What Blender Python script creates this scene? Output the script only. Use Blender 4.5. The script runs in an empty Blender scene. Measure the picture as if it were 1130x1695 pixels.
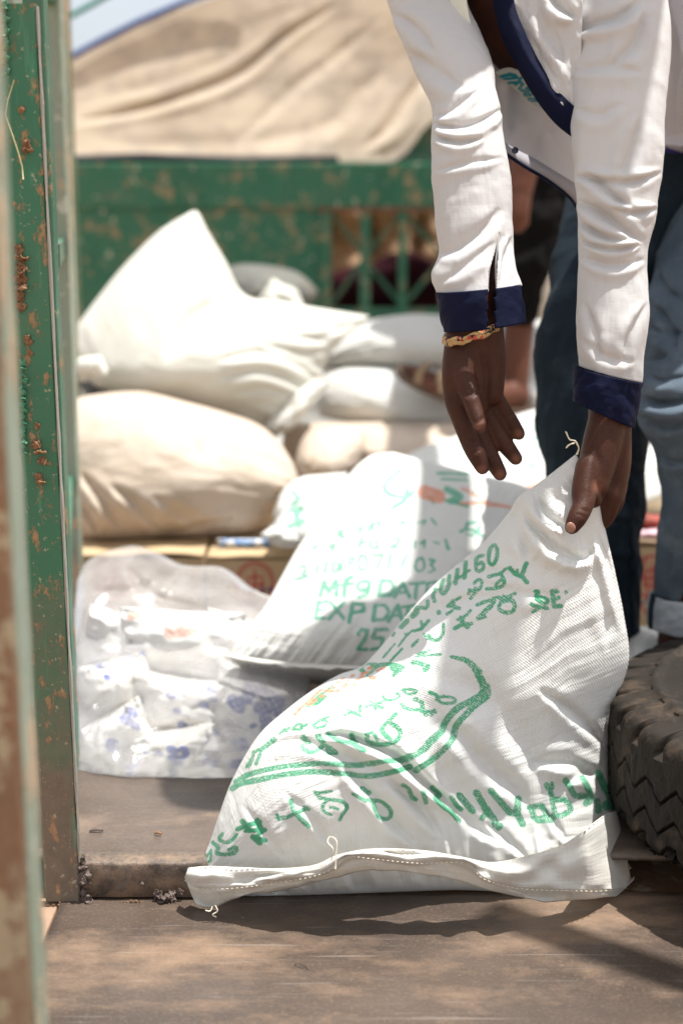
import bpy, bmesh, math, random
import numpy as np
from mathutils import Vector, Matrix
random.seed(7)
S = bpy.context.scene
COL = S.collection
R = math.radians
# ------------------------------------------------------------------ camera
CAMZ, PITCH, F = 0.80, R(11.5), 2400.0
cd = bpy.data.cameras.new('camera'); cam = bpy.data.objects.new('camera', cd); COL.objects.link(cam)
cam.location = (0, 0, CAMZ); cam.rotation_euler = (R(90) - PITCH, 0, 0)
cd.sensor_fit = 'VERTICAL'; cd.sensor_height = 24.0; cd.sensor_width = 16.0
cd.lens = F / 1695 * 24.0
cd.clip_start = 0.05; cd.clip_end = 500
cd.dof.use_dof = True; cd.dof.focus_distance = 1.68; cd.dof.aperture_fstop = 1.7
S.camera = cam
# ------------------------------------------------------------------ sky and sun
SUN = Vector((0.25, 0.03, 1.0)).normalized()
el = math.asin(SUN.z); az = math.atan2(SUN.x, SUN.y)
w = bpy.data.worlds.new('World'); S.world = w; w.use_nodes = True
nt = w.node_tree; nt.nodes.clear()
sky = nt.nodes.new('ShaderNodeTexSky'); sky.sky_type = 'NISHITA'; sky.sun_disc = False
sky.sun_elevation = el; sky.sun_rotation = az; sky.dust_density = 4.0; sky.air_density = 1.0; sky.ozone_density = 1.0
bg = nt.nodes.new('ShaderNodeBackground'); bg.inputs[1].default_value = 0.125
ow = nt.nodes.new('ShaderNodeOutputWorld')
tcw = nt.nodes.new('ShaderNodeTexCoord'); cn = nt.nodes.new('ShaderNodeTexNoise'); cn.inputs['Scale'].default_value = 2.2; cn.inputs['Detail'].default_value = 5
cr_ = nt.nodes.new('ShaderNodeValToRGB'); cr_.color_ramp.elements[0].position = .30; cr_.color_ramp.elements[1].position = .62; cr_.color_ramp.elements[0].color = (.35, .35, .35, 1)
cm = nt.nodes.new('ShaderNodeMix'); cm.data_type = 'RGBA'; cm.inputs[7].default_value = (4.0, 4.1, 4.25, 1)      # thin bright cloud
nt.links.new(tcw.outputs['Generated'], cn.inputs[0]); nt.links.new(cn.outputs[0], cr_.inputs[0]); nt.links.new(cr_.outputs[0], cm.inputs[0]); nt.links.new(sky.outputs[0], cm.inputs[6])
nt.links.new(cm.outputs[2], bg.inputs[0]); nt.links.new(bg.outputs[0], ow.inputs[0])
sl = bpy.data.lights.new('sun', 'SUN'); sl.energy = 4.1; sl.angle = R(0.7); sl.color = (1.0, 0.975, 0.93)
so = bpy.data.objects.new('sun', sl); COL.objects.link(so); so.location = (2, 0, 6)
so.rotation_euler = (-SUN).to_track_quat('-Z', 'Y').to_euler()
S.view_settings.view_transform = 'Standard'; S.view_settings.look = 'None'
S.view_settings.gamma = 1.0; S.view_settings.use_curve_mapping = False
S.view_settings.exposure = 0.84
S.cycles.max_bounces = 8; S.cycles.transparent_max_bounces = 16; S.cycles.diffuse_bounces = 4
# ------------------------------------------------------------------ maths helpers
ct, st = math.cos(PITCH), math.sin(PITCH)
def P(px, py, Y):
    """photograph pixel (1130 x 1695) at world distance Y -> world point(s)"""
    px = np.asarray(px, float); py = np.asarray(py, float); Y = np.asarray(Y, float)
    x = (px - 565) / F; u = -(py - 847.5) / F
    dy = ct + u * st; dz = -st + u * ct
    t = Y / dy
    return np.stack(np.broadcast_arrays(x * t, Y, CAMZ + dz * t), -1)
def Q(v):
    v = np.asarray(v); d = v[..., 1] * ct + (CAMZ - v[..., 2]) * st
    up = v[..., 1] * st - (CAMZ - v[..., 2]) * ct
    return 565 + v[..., 0] / d * F, 847.5 - up / d * F
def _h(ix, iy, s):
    n = (ix.astype(np.int64) * 374761393 + iy.astype(np.int64) * 668265263 + s * 974634777) & 0xffffffff
    n = ((n ^ (n >> 13)) * 1274126177) & 0xffffffff
    return ((n ^ (n >> 16)) & 0xffff) / 65535.0
def vn(x, y, s=0):
    x = np.asarray(x, float); y = np.asarray(y, float) + 0 * x; x = x + 0 * y
    ix = np.floor(x); iy = np.floor(y); fx = x - ix; fy = y - iy
    fx = fx * fx * (3 - 2 * fx); fy = fy * fy * (3 - 2 * fy)
    a = _h(ix, iy, s); b = _h(ix + 1, iy, s); c = _h(ix, iy + 1, s); d = _h(ix + 1, iy + 1, s)
    return ((a * (1 - fx) + b * fx) * (1 - fy) + (c * (1 - fx) + d * fx) * fy) * 2 - 1
def fbm(x, y, s=0, o=4):
    r = 0; a = 1
    for k in range(o):
        r = r + a * vn(x * 2 ** k, y * 2 ** k, s + k * 17); a *= .5
    return r
def cr(pts, n):
    """Catmull-Rom resample by arc length"""
    p = np.asarray(pts, float)
    if len(p) == 2: return p[0] + (p[1] - p[0]) * (np.linspace(0, 1, n) if isinstance(n, int) else n)[:, None]
    q = np.vstack([2 * p[0] - p[1], p, 2 * p[-1] - p[-2]])
    out = []
    for i in range(1, len(q) - 2):
        t = np.linspace(0, 1, 24, endpoint=False)[:, None]
        a, b, c, d = q[i - 1], q[i], q[i + 1], q[i + 2]
        out.append(.5 * (2 * b + (c - a) * t + (2 * a - 5 * b + 4 * c - d) * t * t + (3 * b - a - 3 * c + d) * t ** 3))
    out.append(p[-1:]); o = np.vstack(out)
    L = np.r_[0, np.cumsum(np.linalg.norm(np.diff(o[:, :2], axis=0), axis=1) + 1e-9)]
    T = np.linspace(0, L[-1], n) if isinstance(n, int) else n * L[-1]
    return np.stack([np.interp(T, L, o[:, k]) for k in range(p.shape[1])], 1)
def segd(px, py, line):
    """distance to polyline, param 0..1 along it, and side"""
    line = np.asarray(line, float)
    best = np.full(px.shape, 1e9); tt = np.zeros(px.shape); sd = np.zeros(px.shape)
    L = np.r_[0, np.cumsum(np.hypot(*np.diff(line[:, :2], axis=0).T))]
    for i in range(len(line) - 1):
        a = line[i]; b = line[i + 1]; dx, dy = b[0] - a[0], b[1] - a[1]; l2 = dx * dx + dy * dy + 1e-9
        t = np.clip(((px - a[0]) * dx + (py - a[1]) * dy) / l2, 0, 1)
        ex = px - a[0] - t * dx; ey = py - a[1] - t * dy; d = np.hypot(ex, ey)
        m = d < best
        best = np.where(m, d, best); tt = np.where(m, (L[i] + t * math.sqrt(l2)) / L[-1], tt)
        sd = np.where(m, np.sign(dx * ey - dy * ex), sd)
    return best, tt, sd
def creases(px, py, cs):
    """sum of folds: (points, width px, depth m[, ridge]) ; positive = toward viewer"""
    o = np.zeros(px.shape)
    for c in cs:
        pts, wd, dp = c[0], c[1], c[2]; rg = c[3] if len(c) > 3 else .8
        pts = cr(pts, 14) if len(pts) > 2 else np.asarray(pts, float)
        x0, y0 = pts.min(0)[:2] - wd * 5; x1, y1 = pts.max(0)[:2] + wd * 5
        m = (px > x0) & (px < x1) & (py > y0) & (py < y1)
        if not m.any(): continue
        d, t, s = segd(px[m], py[m], pts); d = d * s
        w_ = wd * (.45 + .55 * np.sin(np.pi * np.clip(t, 0.02, .98)))
        tap = np.clip(np.sin(np.pi * np.clip(t, 0, 1)) * 1.5, 0, 1)
        k = -np.exp(-(d / w_) ** 2) + rg * np.exp(-((d - 1.9 * w_) / (1.5 * w_)) ** 2) + .35 * rg * np.exp(-((d + 2.2 * w_) / (1.7 * w_)) ** 2)
        o[m] += dp * k * tap
    return o
# ------------------------------------------------------------------ object helpers
def link(o, parent=None):
    COL.objects.link(o)
    if parent: o.parent = parent
    return o
def tag(o, label=None, cat=None, group=None, kind=None):
    if label: o['label'] = label
    if cat: o['category'] = cat
    if group: o['group'] = group
    if kind: o['kind'] = kind
    return o
def empty(name, loc, label, cat, group=None):
    o = bpy.data.objects.new(name, None); COL.objects.link(o); o.location = loc; o.empty_display_size = .05
    return tag(o, label, cat, group)
bpy.context.view_layer.update()
def mesh(name, v, f, mat, parent=None, smooth=True, attrs=None, uv=None, solid=0, bevel=0):
    me = bpy.data.meshes.new(name)
    v = np.asarray(v, float)
    if parent is not None:
        v = v - np.array(parent.matrix_basis.translation)
        if parent.parent is not None: v = v - np.array(parent.parent.matrix_basis.translation)
    me.from_pydata(v.tolist(), [], f if isinstance(f, list) else f.tolist()); me.update()
    if smooth: me.polygons.foreach_set('use_smooth', [True] * len(me.polygons))
    for k, a in (attrs or {}).items():
        at = me.attributes.new(k, 'FLOAT', 'POINT'); at.data.foreach_set('value', np.asarray(a, np.float32))
    if uv is not None:
        l = me.uv_layers.new(name='UVMap'); vi = np.zeros(len(me.loops), int); me.loops.foreach_get('vertex_index', vi)
        l.data.foreach_set('uv', np.asarray(uv)[vi].astype(np.float32).ravel())
    for m in (mat if isinstance(mat, (list, tuple)) else [mat]): me.materials.append(m)
    o = bpy.data.objects.new(name, me); link(o, parent)
    if solid:
        s = o.modifiers.new('thickness', 'SOLIDIFY'); s.thickness = solid; s.offset = 0
    if bevel:
        b = o.modifiers.new('edge', 'BEVEL'); b.width = bevel; b.segments = 2; b.limit_method = 'ANGLE'
    return o
def gridf(nu, nv, closed=False):
    i, j = np.meshgrid(np.arange(nv - 1), np.arange(nu if closed else nu - 1), indexing='ij')
    j2 = (j + 1) % nu
    return np.stack([i * nu + j, (i + 1) * nu + j, (i + 1) * nu + j2, i * nu + j2], -1).reshape(-1, 4)
class MB:
    def __init__(s): s.v = []; s.f = []
    def add(s, v, f):
        n = len(s.v); s.v += [tuple(map(float, q)) for q in v]; s.f += [[int(a) + n for a in q] for q in f]; return s
    def box(s, x0, x1, y0, y1, z0, z1):
        v = [(x, y, z) for z in (z0, z1) for y in (y0, y1) for x in (x0, x1)]
        return s.add(v, [(0, 2, 3, 1), (4, 5, 7, 6), (0, 1, 5, 4), (2, 6, 7, 3), (0, 4, 6, 2), (1, 3, 7, 5)])
    def bar(s, a, b, w, d, up=(0, 1, 0)):
        a = Vector(a); b = Vector(b); t = (b - a).normalized(); sd = t.cross(Vector(up)).normalized(); u = sd.cross(t)
        v = [c + sd * (w / 2 * i) + u * (d / 2 * j) for c in (a, b) for i, j in ((-1, -1), (1, -1), (1, 1), (-1, 1))]
        return s.add(v, [(0, 1, 2, 3), (7, 6, 5, 4), (0, 4, 5, 1), (1, 5, 6, 2), (2, 6, 7, 3), (3, 7, 4, 0)])
    def tube(s, pts, r, n=10):
        pts = [Vector(p) for p in pts]; rr = r if isinstance(r, (list, tuple, np.ndarray)) else [r] * len(pts)
        v = []; prev = None
        for i, p in enumerate(pts):
            t = (pts[min(i + 1, len(pts) - 1)] - pts[max(i - 1, 0)]).normalized()
            a = t.cross(Vector((0, 1, 0) if abs(t.y) < .9 else (1, 0, 0))).normalized()
            if prev is not None:
                a = (prev - t * prev.dot(t)).normalized()
            prev = a; b = t.cross(a)
            v += [p + (a * math.cos(2 * math.pi * k / n) + b * math.sin(2 * math.pi * k / n)) * rr[i] for k in range(n)]
        f = gridf(n, len(pts), True).tolist(); f.append(list(range(n))[::-1]); f.append([len(v) - n + k for k in range(n)])
        return s.add(v, [q[::-1] for q in f])
    def build(s, name, mat, parent=None, smooth=False, bevel=0):
        return mesh(name, s.v, s.f, mat, parent, smooth, bevel=bevel)
# ------------------------------------------------------------------ materials
def M(name):
    m = bpy.data.materials.new(name); m.use_nodes = True; n = m.node_tree
    b = n.nodes['Principled BSDF']; return m, n, b
def nd(n, t, **k):
    x = n.nodes.new(t)
    for a, v in k.items():
        if a in x.inputs.keys() if False else False: pass
        setattr(x, a, v)
    return x
def noise(n, scale, detail=4, vec=None, rough=.55):
    x = n.nodes.new('ShaderNodeTexNoise'); x.inputs['Scale'].default_value = scale; x.inputs['Detail'].default_value = detail
    x.inputs['Roughness'].default_value = rough
    if vec is not None: n.links.new(vec, x.inputs['Vector'])
    return x.outputs[0]
def ramp(n, src, a, b, ca=(0, 0, 0, 1), cb=(1, 1, 1, 1)):
    x = n.nodes.new('ShaderNodeValToRGB'); x.color_ramp.elements[0].position = a; x.color_ramp.elements[1].position = b
    x.color_ramp.elements[0].color = ca; x.color_ramp.elements[1].color = cb; n.links.new(src, x.inputs[0]); return x.outputs[0]
def mix(n, fac, a, b, mode='MIX'):
    x = n.nodes.new('ShaderNodeMix'); x.data_type = 'RGBA'; x.blend_type = mode
    for s_, v in ((x.inputs[0], fac), (x.inputs[6], a), (x.inputs[7], b)):
        if hasattr(v, 'is_output') or isinstance(v, bpy.types.NodeSocket): n.links.new(v, s_)
        elif isinstance(v, (tuple, list)): s_.default_value = (*v, 1) if len(v) == 3 else v
        else: s_.default_value = v
    return x.outputs[2]
def mth(n, op, a, b=0.0, c=None):
    x = n.nodes.new('ShaderNodeMath'); x.operation = op
    for i, v in enumerate((a, b) if c is None else (a, b, c)):
        if isinstance(v, bpy.types.NodeSocket): n.links.new(v, x.inputs[i])
        else: x.inputs[i].default_value = v
    return x.outputs[0]
def bump(n, b, h, strength, dist=.002):
    x = n.nodes.new('ShaderNodeBump'); x.inputs['Strength'].default_value = strength; x.inputs['Distance'].default_value = dist
    n.links.new(h, x.inputs['Height'])
    prev = b.inputs['Normal'].links
    if prev: n.links.new(prev[0].from_socket, x.inputs['Normal'])
    n.links.new(x.outputs[0], b.inputs['Normal'])
def coords(n, kind='Object'):
    x = n.nodes.new('ShaderNodeTexCoord'); return x.outputs[kind]
def scaled(n, vec, s):
    x = n.nodes.new('ShaderNodeMapping'); x.inputs['Scale'].default_value = s; n.links.new(vec, x.inputs[0]); return x.outputs[0]
def attr(n, name):
    x = n.nodes.new('ShaderNodeAttribute'); x.attribute_name = name; return x.outputs['Fac']
def fabric(name, col, col2=None, weave=300, wb=.35, spec=.3, strand=0, rough=.62, ink=False, inkcol=(.012, .33, .15), ink2=(.75, .25, .12), fade=.9, dirt=.12, trans=.12, speck=1.0, dirtcol=(.45, .36, .25)):
    """woven cloth or polypropylene sacking; UV in metres; optional printing carried by attributes"""
    m, n, b = M(name)
    uv = coords(n, 'UV'); ob = coords(n)
    base = mix(n, ramp(n, noise(n, 7, 5, ob), .35, .75), col, col2 or tuple(c * .93 for c in col))
    if dirt: base = mix(n, mth(n, 'MULTIPLY', ramp(n, noise(n, 11, 6, ob, .7), .5, .8), dirt * 2), base, dirtcol)
    sep = n.nodes.new('ShaderNodeSeparateXYZ'); n.links.new(uv, sep.inputs[0])
    a = mth(n, 'SINE', mth(n, 'MULTIPLY', sep.outputs[0], weave * 6.2832)); c = mth(n, 'SINE', mth(n, 'MULTIPLY', sep.outputs[1], weave * 6.2832))
    wv = mth(n, 'MULTIPLY', a, c)
    thr = noise(n, 1, 3, scaled(n, uv, (weave * 1.1, weave * .10, 1))); thr2 = noise(n, 1, 3, scaled(n, uv, (weave * .10, weave * 1.1, 1)))
    hh = mth(n, 'ADD', mth(n, 'MULTIPLY', wv, .35), mth(n, 'ADD', mth(n, 'MULTIPLY', thr, 1.4), mth(n, 'MULTIPLY', thr2, 1.4)))
    if ink:
        for nm, ic in (('ink', inkcol), ('ink2', ink2)):
            d = attr(n, nm)
            nz = noise(n, 900 if speck >= 1 else 400, 2, ob); nz2 = noise(n, 45, 3, ob)
            t = mth(n, 'ADD', d, mth(n, 'MULTIPLY', mth(n, 'SUBTRACT', nz, .5), 5.5 * speck))
            t = mth(n, 'ADD', t, mth(n, 'MULTIPLY', mth(n, 'SUBTRACT', nz2, .5), 3.0))
            fac = ramp(n, mth(n, 'MULTIPLY_ADD', mth(n, 'ADD', t, -1.0 if speck >= 1 else -.4), -.35, .5), .25, .75)
            pl = ramp(n, mth(n, 'ADD', mth(n, 'MULTIPLY', wv, .16), noise(n, 420, 3, ob)), .29, .46)
            pt = mth(n, 'MAXIMUM', pl, ramp(n, noise(n, 22, 2, ob), .45, .65))
            fac = mth(n, 'MULTIPLY', mth(n, 'MULTIPLY', fac, pt), fade)
            base = mix(n, fac, base, ic)
    n.links.new(base, b.inputs['Base Color'])
    b.inputs['Roughness'].default_value = rough; b.inputs['Specular IOR Level'].default_value = spec
    if wb: bump(n, b, hh, wb, .0012)
    if strand: bump(n, b, mth(n, 'ADD', noise(n, 1, 4, scaled(n, uv, (9, 190, 1))), mth(n, 'MULTIPLY', noise(n, 1, 3, scaled(n, uv, (190, 12, 1))), .7)), strand, .0022)
    bump(n, b, noise(n, 60, 4, ob), .25, .002)
    if trans:
        tr = n.nodes.new('ShaderNodeBsdfTranslucent'); n.links.new(base, tr.inputs[0]); mx = n.nodes.new('ShaderNodeMixShader')
        mx.inputs[0].default_value = trans; out = n.nodes['Material Output']
        n.links.new(b.outputs[0], mx.inputs[1]); n.links.new(tr.outputs[0], mx.inputs[2]); n.links.new(mx.outputs[0], out.inputs[0])
    return m
def paint_metal(name, col=(.035, .20, .10), rust=(.30, .17, .09), amt=.5, scale=14, chip=(.42, .36, .24), rough=.45, lowrust=False, stretch=(1, 1, .5)):
    m, n, b = M(name); ob = coords(n); v = scaled(n, ob, stretch)
    base = mix(n, ramp(n, noise(n, 5, 4, ob), .3, .75), col, tuple(c * 1.35 for c in col))
    e = amt * .22
    m1 = ramp(n, noise(n, scale, 7, v, .72), .66 - e, .72 - e)
    if lowrust:
        sp = n.nodes.new('ShaderNodeSeparateXYZ'); n.links.new(ob, sp.inputs[0])
        lo = ramp(n, mth(n, 'MULTIPLY_ADD', mth(n, 'SUBTRACT', noise(n, 9, 5, ob), .5), .5, sp.outputs[2]), .16, .42, (1, 1, 1, 1), (0, 0, 0, 1))
        base = mix(n, mth(n, 'MULTIPLY', lo, .9), base, mix(n, noise(n, 60, 5, ob), (.10, .07, .055), (.24, .17, .13)))
    base = mix(n, mth(n, 'MULTIPLY', m1, .85), base, mix(n, noise(n, 90, 4, ob), rust, tuple(c * 1.7 for c in rust)))
    m2 = ramp(n, noise(n, scale * 2.3, 6, ob, .65), .70 - e * .7, .74 - e * .7)
    base = mix(n, mth(n, 'MULTIPLY', m2, .8), base, chip)
    sc_ = ramp(n, noise(n, 8, 4, scaled(n, ob, (9, 9, .8)), .7), .60, .68); base = mix(n, mth(n, 'MULTIPLY', sc_, .35), base, tuple(min(1, c * 2.4 + .02) for c in col))
    st_ = ramp(n, noise(n, 5, 6, ob, .7), .5, .75); base = mix(n, mth(n, 'MULTIPLY', st_, .4), base, (.10, .085, .06))
    n.links.new(base, b.inputs['Base Color']); b.inputs['Roughness'].default_value = rough
    n.links.new(ramp(n, m1, 0, 1, (rough, rough, rough, 1), (.95, .95, .95, 1)), b.inputs['Roughness'])
    bump(n, b, m1, .5, .002); bump(n, b, noise(n, 160, 5, ob), .35, .0015)
    return m
def plain(name, col, rough=.6, sc=40, var=.25, bs=.3, spec=.4, bd=.002):
    m, n, b = M(name); ob = coords(n)
    base = mix(n, noise(n, sc, 5, ob), tuple(c * (1 - var) for c in col), tuple(min(1, c * (1 + var)) for c in col))
    n.links.new(base, b.inputs['Base Color']); b.inputs['Roughness'].default_value = rough; b.inputs['Specular IOR Level'].default_value = spec
    bump(n, b, noise(n, sc * 2.5, 5, ob), bs, bd); return m
# ------------------------------------------------------------------ ground under and round the truck
mg, n, b = M('dry_earth'); ob = coords(n)
n.links.new(mix(n, ramp(n, noise(n, 1.3, 8, ob, .6), .3, .7), (.30, .19, .11), (.42, .30, .20)), b.inputs['Base Color']); b.inputs['Roughness'].default_value = .95
bump(n, b, noise(n, 6, 8, ob), .6, .02)
g = MB(); g.add([(-150, -150, -1.2), (150, -150, -1.2), (150, 150, -1.2), (-150, 150, -1.2)], [(0, 1, 2, 3)])
tag(g.build('ground', mg), kind='structure')
# ------------------------------------------------------------------ the truck
FZ = .045
def floor_mat(name, c1, c2, dust, damt, sc=3.0):
    m, n, b = M(name); ob = coords(n)
    base = mix(n, ramp(n, noise(n, sc * 2, 6, scaled(n, ob, (1, 1.6, 1)), .6), .35, .7), c1, c2)
    d1 = ramp(n, noise(n, sc * 1.6, 7, scaled(n, ob, (.7, 1.3, 1)), .68), .60 - damt * .3, .74 - damt * .2)
    base = mix(n, mth(n, 'MULTIPLY', d1, .8), base, dust)
    fine = ramp(n, noise(n, 240, 4, ob, .7), .52, .72)
    base = mix(n, mth(n, 'MULTIPLY', fine, .22), base, tuple(c * 1.5 for c in dust))
    stn = ramp(n, noise(n, 4.5, 7, ob, .66), .52, .66)
    base = mix(n, mth(n, 'MULTIPLY', stn, .45), base, (.045, .036, .032))
    grit = ramp(n, noise(n, 520, 2, ob, .6), .66, .72)
    base = mix(n, mth(n, 'MULTIPLY', grit, .25), base, (.42, .33, .24))
    scr = ramp(n, noise(n, 6, 4, scaled(n, ob, (1, 26, 1)), .7), .60, .72)
    base = mix(n, mth(n, 'MULTIPLY', scr, .35), base, (.30, .27, .25))
    rot = n.nodes.new('ShaderNodeMapping'); rot.inputs['Rotation'].default_value = (0, 0, .5); rot.inputs['Scale'].default_value = (3, 130, 1); n.links.new(ob, rot.inputs[0])
    sc3 = ramp(n, noise(n, 1, 3, rot.outputs[0], .6), .68, .73); rot2 = n.nodes.new('ShaderNodeMapping'); rot2.inputs['Rotation'].default_value = (0, 0, -.22); rot2.inputs['Scale'].default_value = (5, 170, 1); n.links.new(ob, rot2.inputs[0])
    sc4 = ramp(n, noise(n, 1, 3, rot2.outputs[0], .6), .68, .72)
    base = mix(n, mth(n, 'MULTIPLY', mth(n, 'MAXIMUM', sc3, sc4), .45), base, (.26, .22, .19))
    n.links.new(base, b.inputs['Base Color'])
    n.links.new(ramp(n, d1, 0, 1, (.30, .30, .30, 1), (.7, .7, .7, 1)), b.inputs['Roughness'])
    b.inputs['Specular IOR Level'].default_value = .4
    bump(n, b, noise(n, 180, 5, ob), .4, .0012); bump(n, b, noise(n, 9, 5, ob), .4, .006)
    return m
m_tail = floor_mat('worn_steel_plate', (.062, .046, .037), (.108, .080, .063), (.27, .175, .11), .40, 2.6)
m_bed = floor_mat('bed_steel', (.088, .067, .054), (.135, .102, .080), (.27, .19, .135), .22, 3.2)
truck = empty('truck', (0, 3.0, 0), 'open cargo truck bed with scuffed green steel posts and headboard, holding all the sacks', 'truck')
m_green = paint_metal('green_paint_rusty', (.026, .135, .072), amt=.50, scale=60, lowrust=True)
m_gpale = paint_metal('weathered_pale_paint', (.21, .25, .19), rust=(.36, .25, .16), amt=.6, scale=12, chip=(.5, .48, .4))
m_head = paint_metal('green_headboard_paint', (.018, .118, .060), amt=.55, scale=14, rust=(.24, .18, .10), chip=(.52, .48, .34), stretch=(1, 1, 1))
m_near = paint_metal('rusty_near_post', (.24, .17, .11), rust=(.17, .09, .05), amt=1.0, scale=9)
# floor of the bed and the lowered tail plate (subdivided with slight dents)
def sheet(name, x0, x1, y0, y1, z, nx, ny, amp, mat, parent, th=.006):
    X, Y = np.meshgrid(np.linspace(x0, x1, nx), np.linspace(y0, y1, ny))
    Z = z + amp * fbm(X * 4, Y * 4, 3, 4) * .6
    v = np.stack([X, Y, Z], -1).reshape(-1, 3); nb = len(v)
    f = gridf(nx, ny)[:, ::-1].tolist(); o = mesh(name, v, f, mat, parent)
    s = o.modifiers.new('thickness', 'SOLIDIFY'); s.thickness = th; s.offset = -1
    return o
sheet('bed_floor', -1.1, 1.4, 1.632, 4.62, FZ, 120, 140, .0012, m_bed, truck)
sheet('tail_plate', -.334, 1.4, .25, 1.628, 0, 120, 100, .0012, m_tail, truck)
m_plank = plain('dusty_timber', (.33, .22, .15), .9, 30, .35, .6)
mb = MB()
for k, (a, c) in enumerate(((.30, .78), (.784, 1.20), (1.204, 1.44), (1.443, 1.62))):
    mb.box(-.60, -.338, a, c, -.03, -.006 + .002 * (k % 2))
mb.build('side_plank', m_plank, truck, bevel=.002)
mb = MB(); mb.box(-1.1, 1.4, 1.636, 4.6, -.12, -.02); mb.build('chassis_frame', m_near, truck)
# steel lip (sill)
m_lip, n, b = M('worn_lip'); ob = coords(n)
base = mix(n, ramp(n, noise(n, 26, 7, ob, .7), .4, .65), (.085, .065, .055), (.30, .21, .14))
base = mix(n, ramp(n, noise(n, 60, 5, ob), .58, .7), base, (.17, .15, .13))
n.links.new(base, b.inputs['Base Color']); b.inputs['Roughness'].default_value = .6; bump(n, b, noise(n, 70, 6, ob, .7), .9, .003)
xs = np.linspace(-.3075, -.158, 70); prof = []
nv = []
for i, x in enumerate(xs):
    u = i / 69; rnd = .010 * max(0, (u - .93) / .07) ** 2
    zt = .0475 - rnd + .0006 * vn(x * 60, 0, 2)
    rows = [(1.606, .0035), (1.606, zt - .0035), (1.6068, zt - .001), (1.609, zt), (1.6305, zt + .0008), (1.6305, .0035)]
    for (y, z) in rows: nv.append((x, y + .0012 * float(fbm(x * 50, z * 50, 5, 3)) + rnd * .8, z))
f = gridf(6, 70, True)[:, ::-1].tolist() + [[0, 1, 2, 3, 4, 5], [414 + k for k in (5, 4, 3, 2, 1, 0)]]
sill = mesh('sill', nv, f, m_lip, truck)
# weld beads and mud clumps
m_weld = plain('weld_bead', (.13, .095, .08), .55, 90, .4, .8)
m_mud = plain('dried_mud', (.30, .175, .10), 1.0, 300, .4, 1.0, .05)
def clump(name, pts, mat, parent, seed=0):
    if name == 'mud_crumb':
        for k, q_ in enumerate(pts): clump1(name, [q_], mat, parent, seed + k)
        return
    pts = [pts[0]] + [p for p in pts[1:]]
    groups = []
    for q_ in pts:
        c_ = P(*q_[:3])
        for g_ in groups:
            if any(np.linalg.norm(P(*h_[:3]) - c_) < .8 * (h_[3] + q_[3]) for h_ in g_): g_.append(q_); break
        else: groups.append([q_])
    for k, g_ in enumerate(groups): clump1(name, g_, mat, parent, seed + k)
def clump1(name, pts, mat, parent, seed=0):
    """pts: (px,py,Y,r) lumpy blobs joined in one mesh"""
    bm = bmesh.new()
    for k, (px, py, Y, r) in enumerate(pts):
        c = Vector(P(px, py, Y)); m = Matrix.Translation(c) @ Matrix.Rotation(k * 1.3, 4, 'X') @ Matrix.Diagonal((r * .85, r * .24, r * 1.0, 1))
        bmesh.ops.create_icosphere(bm, subdivisions=4, radius=1, matrix=m)
    v = np.array([q.co[:] for q in bm.verts]); f = [[x.index for x in q.verts] for q in bm.faces]; bm.free()
    rr = np.mean([p[3] for p in pts])
    v = v + (rr * .30 * np.stack([fbm(v[:, 0] * 420, v[:, 2] * 420, seed + k, 3) for k in range(3)], -1))
    return mesh(name, v, f, mat, parent)
clump('weld_bead', [(137, 1424, 1.607, .005), (137, 1436, 1.604, .0075), (139, 1450, 1.602, .009), (140, 1462, 1.603, .008), (136, 1475, 1.604, .007), (143, 1490, 1.602, .009), (149, 1492, 1.601, .006), (131, 1490, 1.602, .005)], m_weld, truck)
clump('weld_bead', [(262, 1480, 1.603, .006), (272, 1486, 1.601, .008), (283, 1484, 1.602, .008), (270, 1494, 1.60, .006), (298, 1477, 1.603, .005), (236, 1464, 1.604, .003)], m_weld, truck, 5)
clump('mud_crumb', [(x, 1496 + 4 * math.sin(x), 1.598, .0016 + .0015 * random.random()) for x in range(190, 262, 7)] + [(x, 1499, 1.596, .002) for x in range(80, 135, 9)], m_mud, truck, 8)
def flake(label, px, py, Y, ln, wd, ang, mat):
    p = P(px, py, Y); n_ = 12; k = np.linspace(0, 1, n_); v = []
    for t in k:
        hw = wd / 2 * (.6 + .4 * math.sin(math.pi * t)) * (1 + .3 * float(vn(t * 9, ang, 3)))
        for s_, zz_ in ((-1, 0), (1, 0), (1, .0022), (-1, .0022)): v.append((p[0] + (t - .5) * ln * math.cos(ang) - s_ * hw * math.sin(ang), p[1] + (t - .5) * ln * math.sin(ang) + s_ * hw * math.cos(ang), FZ + .0012 + zz_ + .0015 * math.sin(3 * t)))
    f = gridf(4, n_, True)[:, ::-1].tolist() + [[0, 1, 2, 3], [len(v) - 1, len(v) - 2, len(v) - 3, len(v) - 4]]
    tag(mesh('rust_flake', v, f, mat), label, 'rust flake')
flake('rusty metal flake on the shaded bed floor between the green post and the sack', 160, 1375, 1.70, .017, .005, .05, m_weld)
flake('smaller pale flake on the bed floor nearer the lettered sack', 262, 1381, 1.69, .010, .004, -.4, m_mud)
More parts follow.
